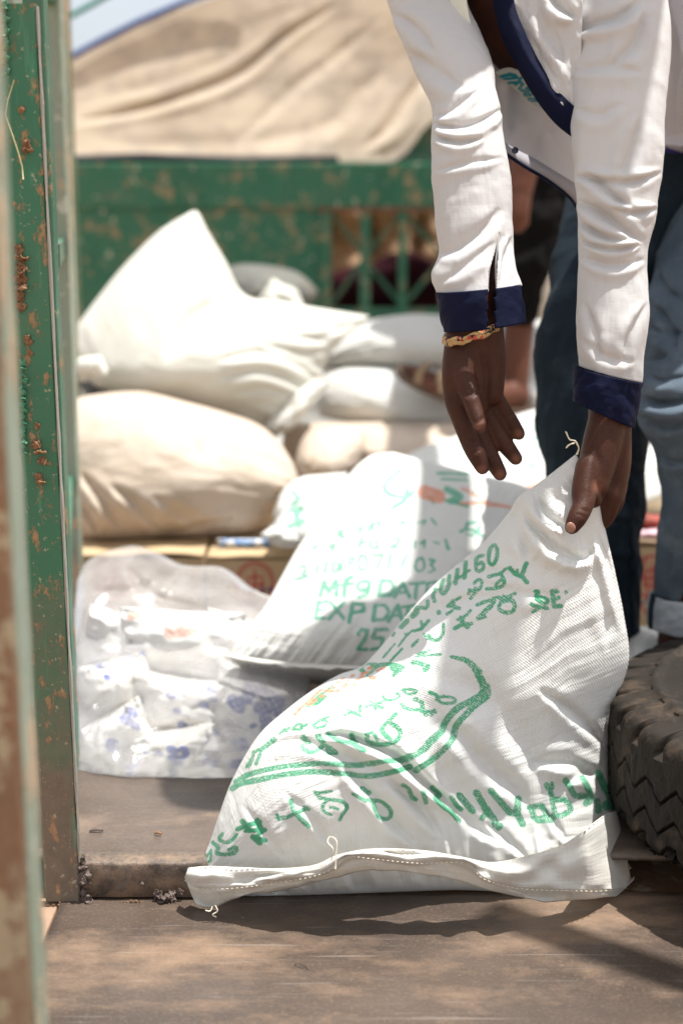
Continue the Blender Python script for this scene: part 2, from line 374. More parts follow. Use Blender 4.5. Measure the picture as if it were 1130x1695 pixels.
# posts
def post(name, x0, x1, y0, y1, z0, z1, mat, parent=truck, seed=1, n=60, lean=0):
    """hollow-look steel post with slightly uneven edges, rounded arrises"""
    v = []; r = .0016
    for k in range(n):
        z = z0 + (z1 - z0) * k / (n - 1); e = .0006 * float(fbm(z * 25, seed, seed, 3))
        sh = [(x0, y0 + r), (x0 + r, y0), (x1 - r, y0), (x1, y0 + r), (x1, y1), (x0, y1)]
        v += [(x + lean * z + (e if x > x0 + .5 * (x1 - x0) else -e), y, z) for x, y in sh]
    f = gridf(6, n, True)[:, ::-1].tolist() + [[5, 4, 3, 2, 1, 0], [len(v) - 6 + k for k in range(6)]]
    return mesh(name, v, f, mat, parent, smooth=False)
post('post', -.3525, -.3110, 1.600, 1.6115, .001, 1.02, m_green, lean=-.0105)
m_edge = plain('bare_steel_edge', (.30, .28, .24), .45, 80, .2)
post('edge_strip', -.3109, -.3090, 1.6005, 1.6110, .05, 1.018, m_edge, lean=-.0105)
post('post', -.272, -.2330, 1.00, 1.040, .001, 1.5, m_near, seed=4, lean=-.003)
post('post', -.2329, -.2310, 1.002, 1.045, .001, 1.5, m_gpale, seed=9, lean=-.003)
post('post', -.400, -.3555, 1.655, 1.70, .03, 1.6, m_gpale, seed=12)
m_gp = paint_metal('green_bar_paint', (.045, .13, .08), amt=.45, scale=22); m_gpo = paint_metal('olive_bar_paint', (.10, .14, .07), amt=.5, scale=12)
x3 = -.367
post('post', x3 - .03, x3, 1.90, 1.93, FZ, 1.083, m_gp, seed=15, lean=-.004)
# far gate posts, seen almost edge on
for (px, Y, wd, z1, mm) in ((108, 2.45, .030, 1.7, m_gpale), (116, 2.95, .03, 1.9, m_gpale), (123, 3.5, .035, 2.2, m_gpo)):
    X = (px - 565) / F * (Y * ct + (CAMZ - .9) * st)
    post('gate_post', X - wd, X, Y, Y + .03, FZ, z1, mm, seed=int(px))
for z in (.35, .75, 1.15):
    mb = MB(); mb.bar((x3 - .012, 1.935, z), ((119 - 565) / F * 3.4 - .02, 3.49, z), .018, .03, (0, 0, 1)); mb.build('gate_rail', m_gp, truck)
# mud and weld lumps up the green post
clump('mud_clump', [(60, 735, 1.598, .006), (66, 748, 1.598, .0075), (70, 762, 1.598, .0055), (64, 790, 1.598, .005), (69, 798, 1.598, .006), (62, 705, 1.599, .004)], m_mud, truck, 3)
clump('mud_clump', [(30, 412, 1.598, .006), (34, 428, 1.597, .009), (36, 443, 1.597, .008), (33, 460, 1.597, .009), (36, 474, 1.597, .008), (32, 490, 1.598, .007), (35, 508, 1.598, .006), (44, 242, 1.599, .007), (46, 250, 1.599, .006), (48, 565, 1.599, .006), (50, 585, 1.599, .004), (36, 182, 1.599, .004)], m_mud, truck, 6)
m_gweld = plain('painted_weld', (.06, .23, .13), .4, 90, .3, .8)
clump('weld_bead', [(8 + 3 * math.sin(y), y, 1.597, .0045) for y in range(6, 130, 9)], m_gweld, truck, 7)
clump('weld_bead', [(38 + 2 * math.sin(y), y, 1.597, .0045) for y in range(600, 760, 10)], m_gweld, truck, 11)
m_fibre = plain('plastic_fibre', (.62, .56, .30), .5, 50, .1, 0)
mb = MB(); mb.tube([P(x, y, 1.59) for x, y in ((24, 132), (14, 165), (10, 190), (20, 220), (30, 250), (37, 275), (39, 297))], .0006, 6); mb.build('fibre', m_fibre, truck, True)
# headboard: butted plates round the grille window
HY = 4.60
hz = lambda y: float(P(565, y, HY)[2]); hx = lambda x, y=430: float(P(x, y, HY)[0])
mb = MB()
x0, xw0, xw1, x1 = hx(30), hx(533), hx(800), hx(1500)
zt, zw1, zw0 = hz(268), hz(347), hz(512)
mb.box(x0, xw0, HY, HY + .02, -.02, zt); mb.box(xw1, x1, HY, HY + .02, -.02, zt)
mb.box(xw0, xw1, HY, HY + .02, zw1, zt); mb.box(xw0, xw1, HY, HY + .02, -.02, zw0)
hb = mb.build('headboard', m_head, truck)
mb = MB(); mb.box(x0, x1, HY - .012, HY - .003, hz(345), hz(270)); mb.build('top_rail', m_head, hb, bevel=.004)
for px, wd in ((540, 16), (604, 17), (666, 13), (735, 13)):
    mb = MB(); mb.box(hx(px - wd / 2), hx(px + wd / 2), HY - .016, HY + .012, zw0 + .001, zw1 - .001); mb.build('grille_bar', m_head, hb)
def brace(ax, ay, bx, by, d=.022):
    mb = MB(); mb.bar(P(ax, ay, HY + d), P(bx, by, HY + d), .013, .008); mb.build('grille_brace', m_head, hb)
brace(548, 350, 604, 425); brace(604, 425, 548, 505); brace(604, 425, 666, 350); brace(604, 430, 666, 508, .032); brace(666, 350, 735, 425, .032); brace(735, 425, 666, 508, .022); brace(735, 425, 790, 350, .04)
mb = MB(); mb.box(xw0, xw1, HY - .018, HY + .01, hz(522), hz(510)); mb.build('grille_sill', m_head, hb)
m_fr = plain('rusty_frame', (.16, .07, .045), .8, 30)
mb = MB(); mb.box(hx(527), hx(800), HY - .022, HY - .003, hz(349), hz(343)); mb.build('grille_frame', m_fr, hb)
mb = MB(); mb.bar(P(690, 268, 4.78), P(775, 180, 4.78), .22, .02); mb.bar(P(640, 262, 4.72), P(760, 262, 4.72), .03, .02); mb.build('headboard_brace', m_gp, truck)
# unseen bars added above the frame to throw the long soft shadow bands
KX, KY = SUN.x / SUN.z, SUN.y / SUN.z
BX = .157 + KX * 1.55
for bx, bw in ((BX, .085),):
    mb = MB(); mb.bar((bx + .02, 1.66, 1.9), (bx - .05, 4.6, 1.9), bw, .03, (0, 0, 1)); mb.build('shadow_bar', m_gp, truck)
mb = MB(); mb.bar((.17 + KX * 1.93, 1.58 + KY * 1.93, 1.93), (.62 + KX * 1.93, 1.22 + KY * 1.93, 1.93), .055, .02, (0, 0, 1)); mb.build('shadow_brace', m_gp, truck)  # added out of view to cast the diagonal shadow on the tail plate
# ------------------------------------------------------------------ tarpaulin
m_tarp, n, b = M('canvas_tarp'); ob = coords(n)
base = mix(n, ramp(n, noise(n, 2.4, 6, ob, .62), .3, .7), (.62, .51, .38), (.80, .70, .56))
base = mix(n, mth(n, 'MULTIPLY', ramp(n, noise(n, 6, 6, ob, .7), .46, .70), .7), base, (.36, .30, .26))
n.links.new(base, b.inputs['Base Color']); b.inputs['Roughness'].default_value = .9; bump(n, b, noise(n, 30, 5, ob), .3, .006)
tr = n.nodes.new('ShaderNodeBsdfTranslucent'); n.links.new(base, tr.inputs[0]); mx = n.nodes.new('ShaderNodeMixShader'); mx.inputs[0].default_value = .35
n.links.new(b.outputs[0], mx.inputs[1]); n.links.new(tr.outputs[0], mx.inputs[2]); n.links.new(mx.outputs[0], n.nodes['Material Output'].inputs[0])
def coons(T, Rr, B, L, us, vs):
    t = cr(T, us); b_ = cr(B, us); l = cr(L, vs); r = cr(Rr, vs)
    U = us[None, :, None]; V = vs[:, None, None]
    return (1 - V) * t[None] + V * b_[None] + (1 - U) * l[:, None] + U * r[:, None] - ((1 - U) * (1 - V) * t[0] + U * (1 - V) * t[-1] + (1 - U) * V * b_[0] + U * V * b_[-1])
def patch(name, T, Rr, B, L, mat, parent=None, nu=60, nv=60, cs=(), nz=(0, 3, 3), th=.003, attrs_fn=None, bulge=0, cut=None):
    us = np.linspace(0, 1, nu); vs = np.linspace(0, 1, nv)
    G = coons(T, Rr, B, L, us, vs); px, py, Y = G[..., 0], G[..., 1], G[..., 2]
    U, V = np.meshgrid(us, vs)
    h = creases(px, py, cs) + nz[0] * fbm(U * nz[1], V * nz[2], len(name), 4) + bulge * np.sin(np.pi * U) * np.sin(np.pi * V)
    v = P(px, py, Y - h).reshape(-1, 3)
    at = attrs_fn(px.ravel(), py.ravel()) if attrs_fn else None
    f = gridf(nu, nv)
    if cut: f = f[~cut(px.ravel()[f].mean(1), py.ravel()[f].mean(1))]
    e = np.abs(np.array([np.ptp(v[:, 0]) + .01, np.ptp(v[:, 2]) + .01]))
    uv = np.stack([U.ravel() * e[0], V.ravel() * e[1]], -1)
    return mesh(name, v, f, mat, parent, attrs=at, uv=uv, solid=th)
tc = [([(125, 202, 0), (200, 188, 0), (300, 160, 0), (400, 118, 0), (470, 60, 0), (560, 5, 0)], 9, .035, .3),
      ([(130, 130, 0), (250, 90, 0), (380, 60, 0), (520, 10, 0)], 20, .006, .3), ([(380, 245, 0), (430, 200, 0), (480, 150, 0), (560, 90, 0), (640, 20, 0)], 10, .010, .3),
      ([(180, 160, 0), (330, 120, 0), (470, 40, 0)], 14, .008), ([(600, 250, 0), (650, 200, 0), (700, 120, 0)], 10, .02), ([(150, 235, 0), (300, 240, 0), (480, 225, 0), (620, 170, 0)], 16, .006, .3),
      ([(520, 250, 0), (560, 190, 0), (640, 110, 0)], 14, .008)]
tarp = patch('tarpaulin', [(60, 125, 4.85), (115, 100, 4.85), (230, 38, 4.85), (340, 0, 4.85), (600, -90, 4.9), (1250, -260, 5.0)], [(1250, -260, 5.0), (1200, 0, 4.9), (1150, 180, 4.8)],
             [(60, 272, 4.70), (200, 276, 4.66), (450, 277, 4.66), (640, 272, 4.68), (712, 205, 4.72), (800, 165, 4.75), (1150, 180, 4.8)], [(60, 125, 4.85), (60, 190, 4.80), (60, 272, 4.70)],
             m_tarp, nu=200, nv=110, cs=tc, nz=(.006, 5, 3), th=.004)
tag(tarp, 'large sun-stained canvas tarpaulin draped in folds over the green headboard', 'tarpaulin')
m_rope = plain('blue_rope', (.01, .05, .22), .7, 100); m_trope = plain('teal_rope', (.015, .20, .15), .7, 100)
mb = MB(); mb.tube([P(x, y, 4.82) for x, y in ((80, 112), (115, 96), (170, 66), (230, 36), (320, -2), (420, -40))], .010); hem = mb.build('edge_rope', m_rope, tarp, True)
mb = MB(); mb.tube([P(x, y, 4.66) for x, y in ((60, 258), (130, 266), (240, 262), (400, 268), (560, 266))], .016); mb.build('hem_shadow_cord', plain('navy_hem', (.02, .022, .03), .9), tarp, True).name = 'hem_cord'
mb = MB(); mb.tube([P(x, y, 4.4) for x, y in ((60, 55), (105, 33), (150, 9), (200, -20))], .008); tag(mb.build('rope', m_trope, None, True), 'taut teal rope crossing the sky above the canvas tarpaulin', 'rope')
# things glimpsed through the grille
m_dark = plain('maroon_cloth', (.022, .004, .007), 1.0, 8, .9, .3, .1); m_tan = plain('brown_canvas', (.36, .23, .14), .95, 6, .4)
o = patch('canvas_cover', [(480, 330, 5.3), (900, 330, 5.3)], [(900, 330, 5.3), (900, 560, 5.2)], [(480, 560, 5.2), (900, 560, 5.2)], [(480, 330, 5.3), (480, 560, 5.2)], m_tan, nu=70, nv=50, cs=[([(600, 330, 0), (620, 420, 0), (600, 540, 0)], 12, .05), ([(700, 330, 0), (690, 430, 0), (720, 540, 0)], 12, .05)], nz=(.05, 6, 4))
tag(o, 'dull brown canvas hanging behind the grille window of the headboard', 'cover')
def blob(name, c, r, mat, seed, amp=.25):
    bm = bmesh.new(); bmesh.ops.create_icosphere(bm, subdivisions=4, radius=1); v = np.array([q.co[:] for q in bm.verts]); f = [[x.index for x in q.verts] for q in bm.faces]; bm.free()
    k = 1 + amp * (fbm(v[:, 0] * 2 + v[:, 1], v[:, 2] * 2 - v[:, 1], seed, 4))
    return mesh(name, v * k[:, None] * np.array(r) + np.array(c), f, mat)
o = blob('cloth_bundle', P(655, 492, 4.95), (.20, .10, .13), m_dark, 3); tag(o, 'dark maroon cloth bundle behind the lower half of the grille window', 'bundle')
# ------------------------------------------------------------------ sacks
def ink_field(px, py, groups):
    """signed distance (px) to printed strokes. groups: (ox, oy, scale, [(pts, width)...])"""
    d = np.full(px.shape, 60.0)
    for ox, oy, sc, strokes in groups:
        for s in strokes:
            pts = np.asarray(s[0], float) / sc + (ox, oy); w_ = s[1] / sc / 2
            if len(s) > 2 and s[2]: pts = cr(pts, 6 * len(pts))
            x0, y0 = pts.min(0) - 30; x1, y1 = pts.max(0) + 30
            m = (px > x0) & (px < x1) & (py > y0) & (py < y1)
            if not m.any(): continue
            dd, t, _ = segd(px[m], py[m], pts)
            if len(s) > 3: w_ = w_ * np.interp(t, np.linspace(0, 1, len(s[3])), s[3])
            d[m] = np.minimum(d[m], dd - w_)
    return d
def pillow(name, label, T, Rr, B, L, mat, hF=.1, hB=.12, pw=(.5, .5, .5, .5), n=(90, 90), cs=(), puck=(0, 0, 0, 0), nz=(.004, 4, 4), group=None, ink=None, ink2=None, floor=FZ, seed=1, parent=None, cat='sack', pf=22, extra=None, lean=0):
    """a filled sack: two sheets joined at the outline. T,R,B,L: outline sides as (px,py,Y); pw edge roundness T,R,B,L"""
    nu, nv = n
    k = np.linspace(0, 1, nu); us = k - .10 * np.sin(2 * np.pi * k) * .8; k = np.linspace(0, 1, nv); vs = k - .10 * np.sin(2 * np.pi * k) * .8
    G = coons(T, Rr, B, L, us, vs); px, py, Y = G[..., 0], G[..., 1], G[..., 2]
    U, V = np.meshgrid(us, vs)
    sh = lambda t, p0, p1: np.clip(4 * t * (1 - t), 0, 1) ** (p0 * (1 - t) + p1 * t)
    prof = sh(U, pw[3], pw[1]) * sh(V, pw[0], pw[2])
    pc = 0
    ef = lambda t: np.exp(-t * 7) * np.clip(t * 25, 0, 1)
    for amp, dist, al in ((puck[0], V, U), (puck[1], 1 - U, V), (puck[2], 1 - V, U), (puck[3], U, V)):
        if amp: pc = pc + amp * ef(dist) * (fbm(al * pf, dist * 2.0, seed + 9, 3))
    h = hF * prof + pc + nz[0] * fbm(U * nz[1], V * nz[2], seed, 4) * np.clip(prof * 3, 0, 1)
    h = h + creases(px, py, cs) * np.clip(prof * 6, 0, 1)
    if extra: h = h + extra(px, py, U, V, prof)
    front = P(px, py, Y - h)
    base = P(px, py, Y)
    back = base + np.array([0, 1.0, 0]) * (hB * prof + .5 * nz[0] * fbm(U * nz[1] + 5, V * nz[2], seed, 3) * prof)[..., None]
    back[..., 2] -= lean * hB * prof
    front[..., 2] = np.maximum(front[..., 2], floor + .001); back[..., 2] = np.maximum(back[..., 2], floor + .0015)
    idf = np.arange(nu * nv).reshape(nv, nu); idb = idf.copy(); inn = np.zeros((nv, nu), bool); inn[1:-1, 1:-1] = True
    idb[inn] = nu * nv + np.arange(inn.sum())
    v = np.vstack([front.reshape(-1, 3), back[inn]])
    ff = gridf(nu, nv); fb = idb.ravel()[ff][:, ::-1]
    e0 = np.linalg.norm(P(*G[nv // 2, 0]) - P(*G[nv // 2, -1])) + .02; e1 = np.linalg.norm(P(*G[0, nu // 2]) - P(*G[-1, nu // 2])) + .02
    uv = np.stack([U.ravel() * e0 * 1.1, V.ravel() * e1 * 1.1], -1); uv = np.vstack([uv, uv.reshape(nv, nu, 2)[inn]])
    at = {}
    nb = int(inn.sum())
    if ink is not None: at['ink'] = np.r_[ink_field(px.ravel(), py.ravel(), ink), np.full(nb, 60.)]
    if ink is not None: at['ink2'] = np.r_[ink_field(px.ravel(), py.ravel(), ink2), np.full(nb, 60.)] if ink2 else np.full(nu * nv + nb, 60.)
    o = mesh(name, v, np.vstack([ff, fb]).tolist(), mat, parent, attrs=at, uv=uv)
    if label: tag(o, label, cat, group)
    return o
m_sack = fabric('sack_white_printed', (.80, .80, .765), (.77, .765, .73), weave=300, wb=.55, strand=.40, ink=True, dirt=.05, trans=.10)
m_sackB = fabric('sack_white_printed_far', (.76, .76, .72), (.71, .71, .67), weave=260, wb=.3, ink=True, dirt=.08, fade=.85, speck=.4, inkcol=(.012, .36, .20))
m_cot = fabric('sack_cream', (.74, .73, .66), (.68, .67, .59), weave=200, wb=.3, dirt=.10)
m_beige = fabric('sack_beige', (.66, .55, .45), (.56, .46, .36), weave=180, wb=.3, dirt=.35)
m_white = fabric('sack_plain_white', (.72, .715, .68), (.66, .655, .61), weave=240, wb=.3, dirt=.08)
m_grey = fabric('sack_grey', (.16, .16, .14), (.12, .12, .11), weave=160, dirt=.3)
m_hem = fabric('sack_hem', (.80, .78, .73), (.76, .73, .66), weave=500, wb=.15, strand=.8, dirt=.18, rough=.45, trans=.22)
c = lambda *a: [(x, y, 0) for x, y in a]
# --- printed strokes of the front sack (upside down script), in enlarged-photo units
Z = 3.2286
R1 = (600, 880, Z, [([(705, 72), (718, 95), (714, 140), (700, 172), (682, 174), (672, 150), (676, 105), (690, 78), (705, 72)], 15, 1),
 ([(605, 150), (604, 195), (618, 212), (640, 200), (645, 178), (632, 165), (606, 178)], 14, 1), ([(605, 150), (616, 135), (640, 128)], 13, 1),
 ([(550, 165), (543, 245)], 18), ([(543, 218), (568, 208)], 12), ([(507, 205), (494, 275)], 18), ([(495, 250), (522, 240)], 11),
 ([(462, 235), (458, 290), (440, 325), (422, 328), (416, 300), (430, 258)], 16, 1), ([(387, 310), (374, 345), (384, 372)], 15),
 ([(346, 370), (348, 395), (332, 410), (314, 405)], 15, 1), ([(290, 412), (285, 435), (268, 450)], 26, 1), ([(234, 478), (205, 506)], 26), ([(168, 540), (160, 555)], 10),
 ([(522, 135), (490, 158)], 42), ([(452, 188), (434, 214)], 26), ([(398, 248), (378, 272)], 18), ([(372, 275), (356, 290)], 13),
 ([(785, 195), (812, 225), (850, 240)], 20), ([(872, 170), (848, 235), (876, 270)], 20), ([(825, 205), (830, 235)], 12),
 ([(672, 240), (700, 233), (735, 225), (765, 198)], 13), ([(735, 222), (755, 262), (745, 290), (712, 302), (662, 305)], 14, 1), ([(712, 302), (712, 278), (742, 255)], 12),
 ([(565, 332), (568, 310), (592, 316), (603, 300)], 12), ([(595, 275), (615, 258), (635, 265), (628, 300), (600, 325), (575, 358)], 12, 1),
 ([(455, 395), (480, 375), (520, 352)], 10), ([(480, 370), (490, 405), (515, 410)], 12), ([(455, 398), (492, 400)], 12), ([(404, 430), (406, 434)], 18), ([(450, 440), (478, 422)], 9),
 ([(715, 350), (752, 360), (815, 330)], 13), ([(750, 375), (790, 365), (812, 395), (795, 430), (755, 430), (728, 412), (735, 382), (760, 368)], 17, 1), ([(780, 345), (792, 372)], 14), ([(752, 345), (745, 370)], 12),
 ([(610, 392), (650, 376), (700, 362)], 14), ([(700, 362), (688, 392), (650, 430), (618, 462)], 22, 1), ([(618, 462), (655, 455)], 13),
 ([(530, 462), (555, 445), (576, 420)], 9), ([(505, 470), (540, 465)], 9), ([(492, 517), (520, 500), (580, 490)], 15), ([(528, 478), (560, 510)], 18), ([(520, 455), (530, 480)], 8),
 ([(430, 495), (428, 545), (402, 578), (375, 576), (352, 555)], 13, 1), ([(330, 550), (345, 570), (372, 576)], 12),
 ([(352, 475), (312, 520), (275, 530)], 11), ([(312, 480), (318, 505)], 9), ([(295, 580), (265, 612)], 10), ([(265, 528), (230, 560), (190, 612)], 6), ([(225, 548), (245, 545)], 6), ([(172, 600), (110, 672)], 6), ([(210, 625), (150, 690)], 5),
 ([(922, 318), (938, 322), (925, 345), (960, 352), (988, 365), (975, 385), (945, 372), (928, 362)], 15, 1), ([(900, 388), (930, 400), (985, 410)], 15), ([(906, 430), (938, 412)], 13), ([(1012, 320), (1022, 400), (1058, 398)], 19), ([(1012, 322), (1036, 318)], 18), ([(1034, 360), (1048, 352)], 12), ([(1084, 322), (1086, 325)], 9),
 ([(470, 668), (540, 685), (590, 718), (625, 748)], 20, 1, (.5, .9, 1.3)), ([(285, 668), (340, 662), (415, 655)], 8), ([(300, 655), (352, 636)], 12),
 ([(270, 700), (320, 705), (345, 716)], 18, 1), ([(345, 716), (335, 738)], 26), ([(50, 722), (120, 710), (180, 713), (214, 727)], 17, 1)])
R2 = (500, 1060, Z, [([(795, 88), (870, 105), (915, 140), (945, 190), (965, 240), (958, 285), (900, 325), (840, 355), (790, 400), (757, 450), (742, 488), (690, 535), (650, 580), (590, 620), (525, 640)], 30, 1, (.3, .9, 1.2, 1, 1, 1, 1.1, 1, .9)),
 ([(985, 245), (986, 300), (930, 342), (870, 400), (820, 460), (803, 522), (760, 580), (690, 640), (610, 692)], 28, 1),
 ([(715, 315), (752, 300), (800, 305), (820, 320), (800, 335), (750, 335), (722, 318)], 10, 1), ([(680, 278), (714, 290), (728, 312)], 13),
 ([(528, 343), (560, 365), (602, 370), (652, 380), (710, 384)], 15, 1), ([(602, 315), (637, 328), (642, 360), (662, 396)], 19, 1), ([(706, 372), (690, 400)], 14),
 ([(345, 500), (350, 535), (390, 552), (440, 556), (498, 540), (524, 500), (508, 465), (472, 445)], 20, 1), ([(345, 500), (378, 494), (402, 532)], 13, 1), ([(422, 468), (438, 500), (470, 528)], 20, 1), ([(422, 468), (462, 430), (500, 393)], 15),
 ([(535, 265), (562, 286), (600, 282), (610, 268), (580, 262), (540, 262)], 9, 1), ([(430, 298), (446, 318), (490, 316), (520, 300), (505, 284)], 10, 1), ([(342, 354), (385, 342), (428, 330)], 9), ([(368, 325), (396, 350), (430, 360)], 10), ([(384, 345), (392, 370)], 9),
 ([(228, 400), (262, 385), (302, 386), (312, 348)], 11, 1), ([(245, 372), (280, 392), (312, 403)], 11), ([(60, 452), (100, 430), (132, 435), (116, 460), (76, 466), (58, 452)], 9, 1), ([(88, 430), (142, 408)], 9),
 ([(138, 500), (200, 535), (262, 550), (332, 587)], 20, 1), ([(265, 505), (276, 550), (312, 582)], 22), ([(215, 540), (290, 545)], 14),
 ([(5, 518), (32, 545)], 26), ([(84, 512), (110, 545)], 26), ([(0, 565), (20, 590), (66, 596), (100, 572), (114, 548)], 18, 1), ([(112, 560), (150, 575), (182, 602)], 18), ([(134, 585), (142, 606), (180, 604)], 14),
 ([(310, 150), (328, 166)], 20), ([(344, 186), (378, 160), (400, 130), (345, 126), (316, 140)], 9, 1), ([(430, 125), (500, 130), (532, 148), (488, 190)], 10, 1), ([(485, 145), (515, 158)], 34), ([(500, 165), (485, 190)], 12), ([(600, 115), (650, 128), (668, 135)], 22), ([(655, 135), (650, 170)], 20, 0, (1.4, .3)),
 ([(162, 245), (112, 280), (70, 312), (26, 352)], 9), ([(65, 320), (128, 298)], 8), ([(30, 350), (70, 335), (128, 300)], 20, 0, (.8, 1.2, .3))])
R3 = (330, 1150, Z, [([(1130, 322), (1060, 352), (1000, 352), (930, 366), (830, 377), (740, 370), (640, 367), (540, 375), (440, 385), (340, 405), (250, 432), (196, 466)], 23, 1),
 ([(1125, 385), (1020, 415), (900, 435), (800, 425), (700, 416), (600, 412), (500, 420), (400, 436), (290, 460), (210, 478), (176, 502)], 24, 1),
 ([(498, 188), (520, 160), (548, 160), (540, 184), (508, 184)], 8, 1), ([(545, 170), (576, 158)], 8), ([(430, 207), (456, 184), (482, 178)], 9), ([(440, 190), (466, 196)], 7),
 ([(400, 238), (360, 270), (330, 292)], 22), ([(330, 292), (320, 330), (303, 370)], 14), ([(292, 306), (282, 350), (266, 384)], 9), ([(345, 285), (290, 306)], 13), ([(250, 387), (276, 342)], 6),
 ([(488, 568), (505, 620), (540, 662), (584, 704)], 22, 1), ([(418, 655), (460, 657), (500, 640), (570, 608)], 17, 1), ([(415, 640), (425, 668)], 13), ([(560, 600), (582, 612)], 12),
 ([(620, 520), (640, 550), (690, 558)], 14), ([(620, 527), (704, 516)], 12), ([(690, 560), (660, 590), (665, 622), (704, 642)], 12, 1), ([(700, 560), (760, 570), (788, 600), (764, 640), (750, 668)], 14, 1), ([(700, 600), (740, 610)], 10),
 ([(820, 530), (886, 566)], 16), ([(868, 500), (905, 525)], 20), ([(900, 562), (970, 572), (1022, 620), (1008, 662), (960, 655), (938, 612), (926, 575)], 15, 1)])
R4 = (330, 1270, Z, [([(205, 330), (250, 312), (322, 292)], 20), ([(232, 290), (264, 334)], 26), ([(310, 286), (332, 342)], 26), ([(248, 340), (350, 335)], 20), ([(285, 372), (322, 406)], 24), ([(300, 372), (352, 392)], 18), ([(332, 340), (302, 382)], 18),
 ([(72, 402), (100, 430), (94, 458), (140, 466), (190, 455), (196, 428), (160, 440)], 15, 1), ([(124, 356), (108, 385), (150, 402), (186, 380), (198, 360)], 13, 1), ([(34, 488), (62, 442), (60, 500), (30, 514)], 9)])
R5 = (700, 1230, Z, [([(0, 262), (15, 315)], 22), ([(48, 238), (88, 278), (62, 292), (112, 342), (150, 370), (190, 415)], 20, 1), ([(150, 292), (176, 330), (202, 355)], 18), ([(-75, 250), (-60, 290), (-40, 300)], 20), ([(-110, 225), (-80, 240)], 14),
 ([(192, 280), (226, 320), (264, 362)], 30), ([(285, 266), (310, 310), (342, 368)], 32), ([(342, 368), (312, 402)], 22), ([(340, 352), (378, 412), (402, 450)], 30), ([(380, 435), (412, 440)], 24),
 ([(362, 256), (410, 312), (462, 372)], 31), ([(462, 372), (500, 376), (530, 432)], 30), ([(508, 298), (500, 372)], 30), ([(560, 345), (575, 345)], 14),
 ([(575, 342), (636, 335), (662, 390), (612, 412), (590, 395), (574, 345)], 26), ([(612, 412), (684, 410)], 28), ([(660, 225), (682, 268), (690, 320), (700, 372), (682, 410)], 25, 1), ([(690, 240), (688, 215)], 16), ([(702, 302), (760, 307), (786, 356), (740, 386), (696, 390)], 26, 1),
 ([(760, 200), (786, 240), (812, 282), (850, 282), (880, 290)], 28, 1), ([(848, 185), (880, 240), (896, 302), (868, 322)], 27, 1), ([(936, 162), (962, 222), (990, 272), (995, 312), (970, 332)], 33, 1), ([(1022, 300), (1018, 342), (978, 345)], 26), ([(930, 310), (936, 360)], 30)])
OR2 = (500, 1060, Z, [([(a, b_), (a + 14, b_ - 4)], 9) for a, b_ in ((400, 160), (426, 151), (312, 196), (315, 180), (226, 238), (274, 238), (186, 226), (160, 256), (180, 272), (148, 274), (126, 272), (60, 322), (40, 342), (210, 208), (340, 172), (262, 190), (240, 215), (290, 212), (100, 300), (352, 150), (215, 250))] +
       [([(364, 203), (384, 200)], 15), ([(104, 262), (60, 300), (20, 337), (-5, 358), (-40, 395)], 9)])
# --- creases on the front sack
ca = [(c((520, 1222), (560, 1216), (610, 1232), (655, 1252), (695, 1290), (735, 1325), (765, 1350)), 8, .016, .9),
      (c((720, 1190), (760, 1220), (800, 1260), (850, 1305), (880, 1345)), 15, .010, .8), (c((560, 1262), (610, 1310), (650, 1360), (690, 1400)), 10, .008, .8),
      (c((640, 1290), (690, 1330), (730, 1385)), 9, .009, .8), (c((420, 1262), (450, 1236), (500, 1228), (560, 1250), (610, 1275)), 9, .007, .8),
      (c((740, 1330), (790, 1370), (830, 1400)), 8, .005), (c((590, 1130), (680, 1160), (740, 1200), (800, 1220)), 22, .004, .6),
      (c((650, 1030), (700, 985), (780, 950), (880, 950)), 10, .0045, .7), (c((640, 1065), (720, 1010), (820, 985), (930, 985)), 12, .004, .7), (c((680, 1010), (760, 965), (850, 975)), 8, .0035),
      (c((985, 880), (1005, 930), (1022, 985), (1034, 1050)), 7, .010, .9), (c((965, 885), (985, 940), (1000, 1010), (1005, 1080)), 9, .006, .7),
      (c((858, 838), (880, 868), (915, 905), (960, 925), (985, 905)), 9, .014, 1.0), (c((885, 815), (900, 850), (940, 878)), 8, .010, .8), (c((845, 845), (865, 880), (870, 930)), 9, .008), (c((870, 800), (850, 850), (800, 905), (750, 945)), 10, .009, .5),
      (c((890, 1140), (935, 1170), (975, 1205), (1005, 1245)), 9, .010, .7), (c((880, 1262), (940, 1262), (985, 1290), (1012, 1320)), 11, .010, .9), (c((930, 1300), (965, 1280), (1000, 1270)), 8, .007), (c((700, 1110), (800, 1150), (860, 1220), (900, 1300)), 26, .006, .6),
      (c((400, 1330), (440, 1380), (470, 1420)), 7, .003), (c((470, 1310), (520, 1360), (550, 1410)), 8, .0035), (c((800, 1360), (850, 1400), (880, 1430)), 7, .004), (c((900, 1340), (930, 1380), (940, 1400)), 6, .004)]
TA = [(325, 1440, 1.640), (345, 1400, 1.655), (362, 1350, 1.67), (385, 1290, 1.69), (425, 1222, 1.71), (470, 1180, 1.725), (520, 1143, 1.74), (560, 1120, 1.75), (600, 1104, 1.76), (640, 1060, 1.775), (662, 1033, 1.78), (708, 979, 1.79), (755, 936, 1.79), (801, 897, 1.78), (842, 848, 1.765), (858, 822, 1.755), (890, 800, 1.745), (952, 752, 1.735)]
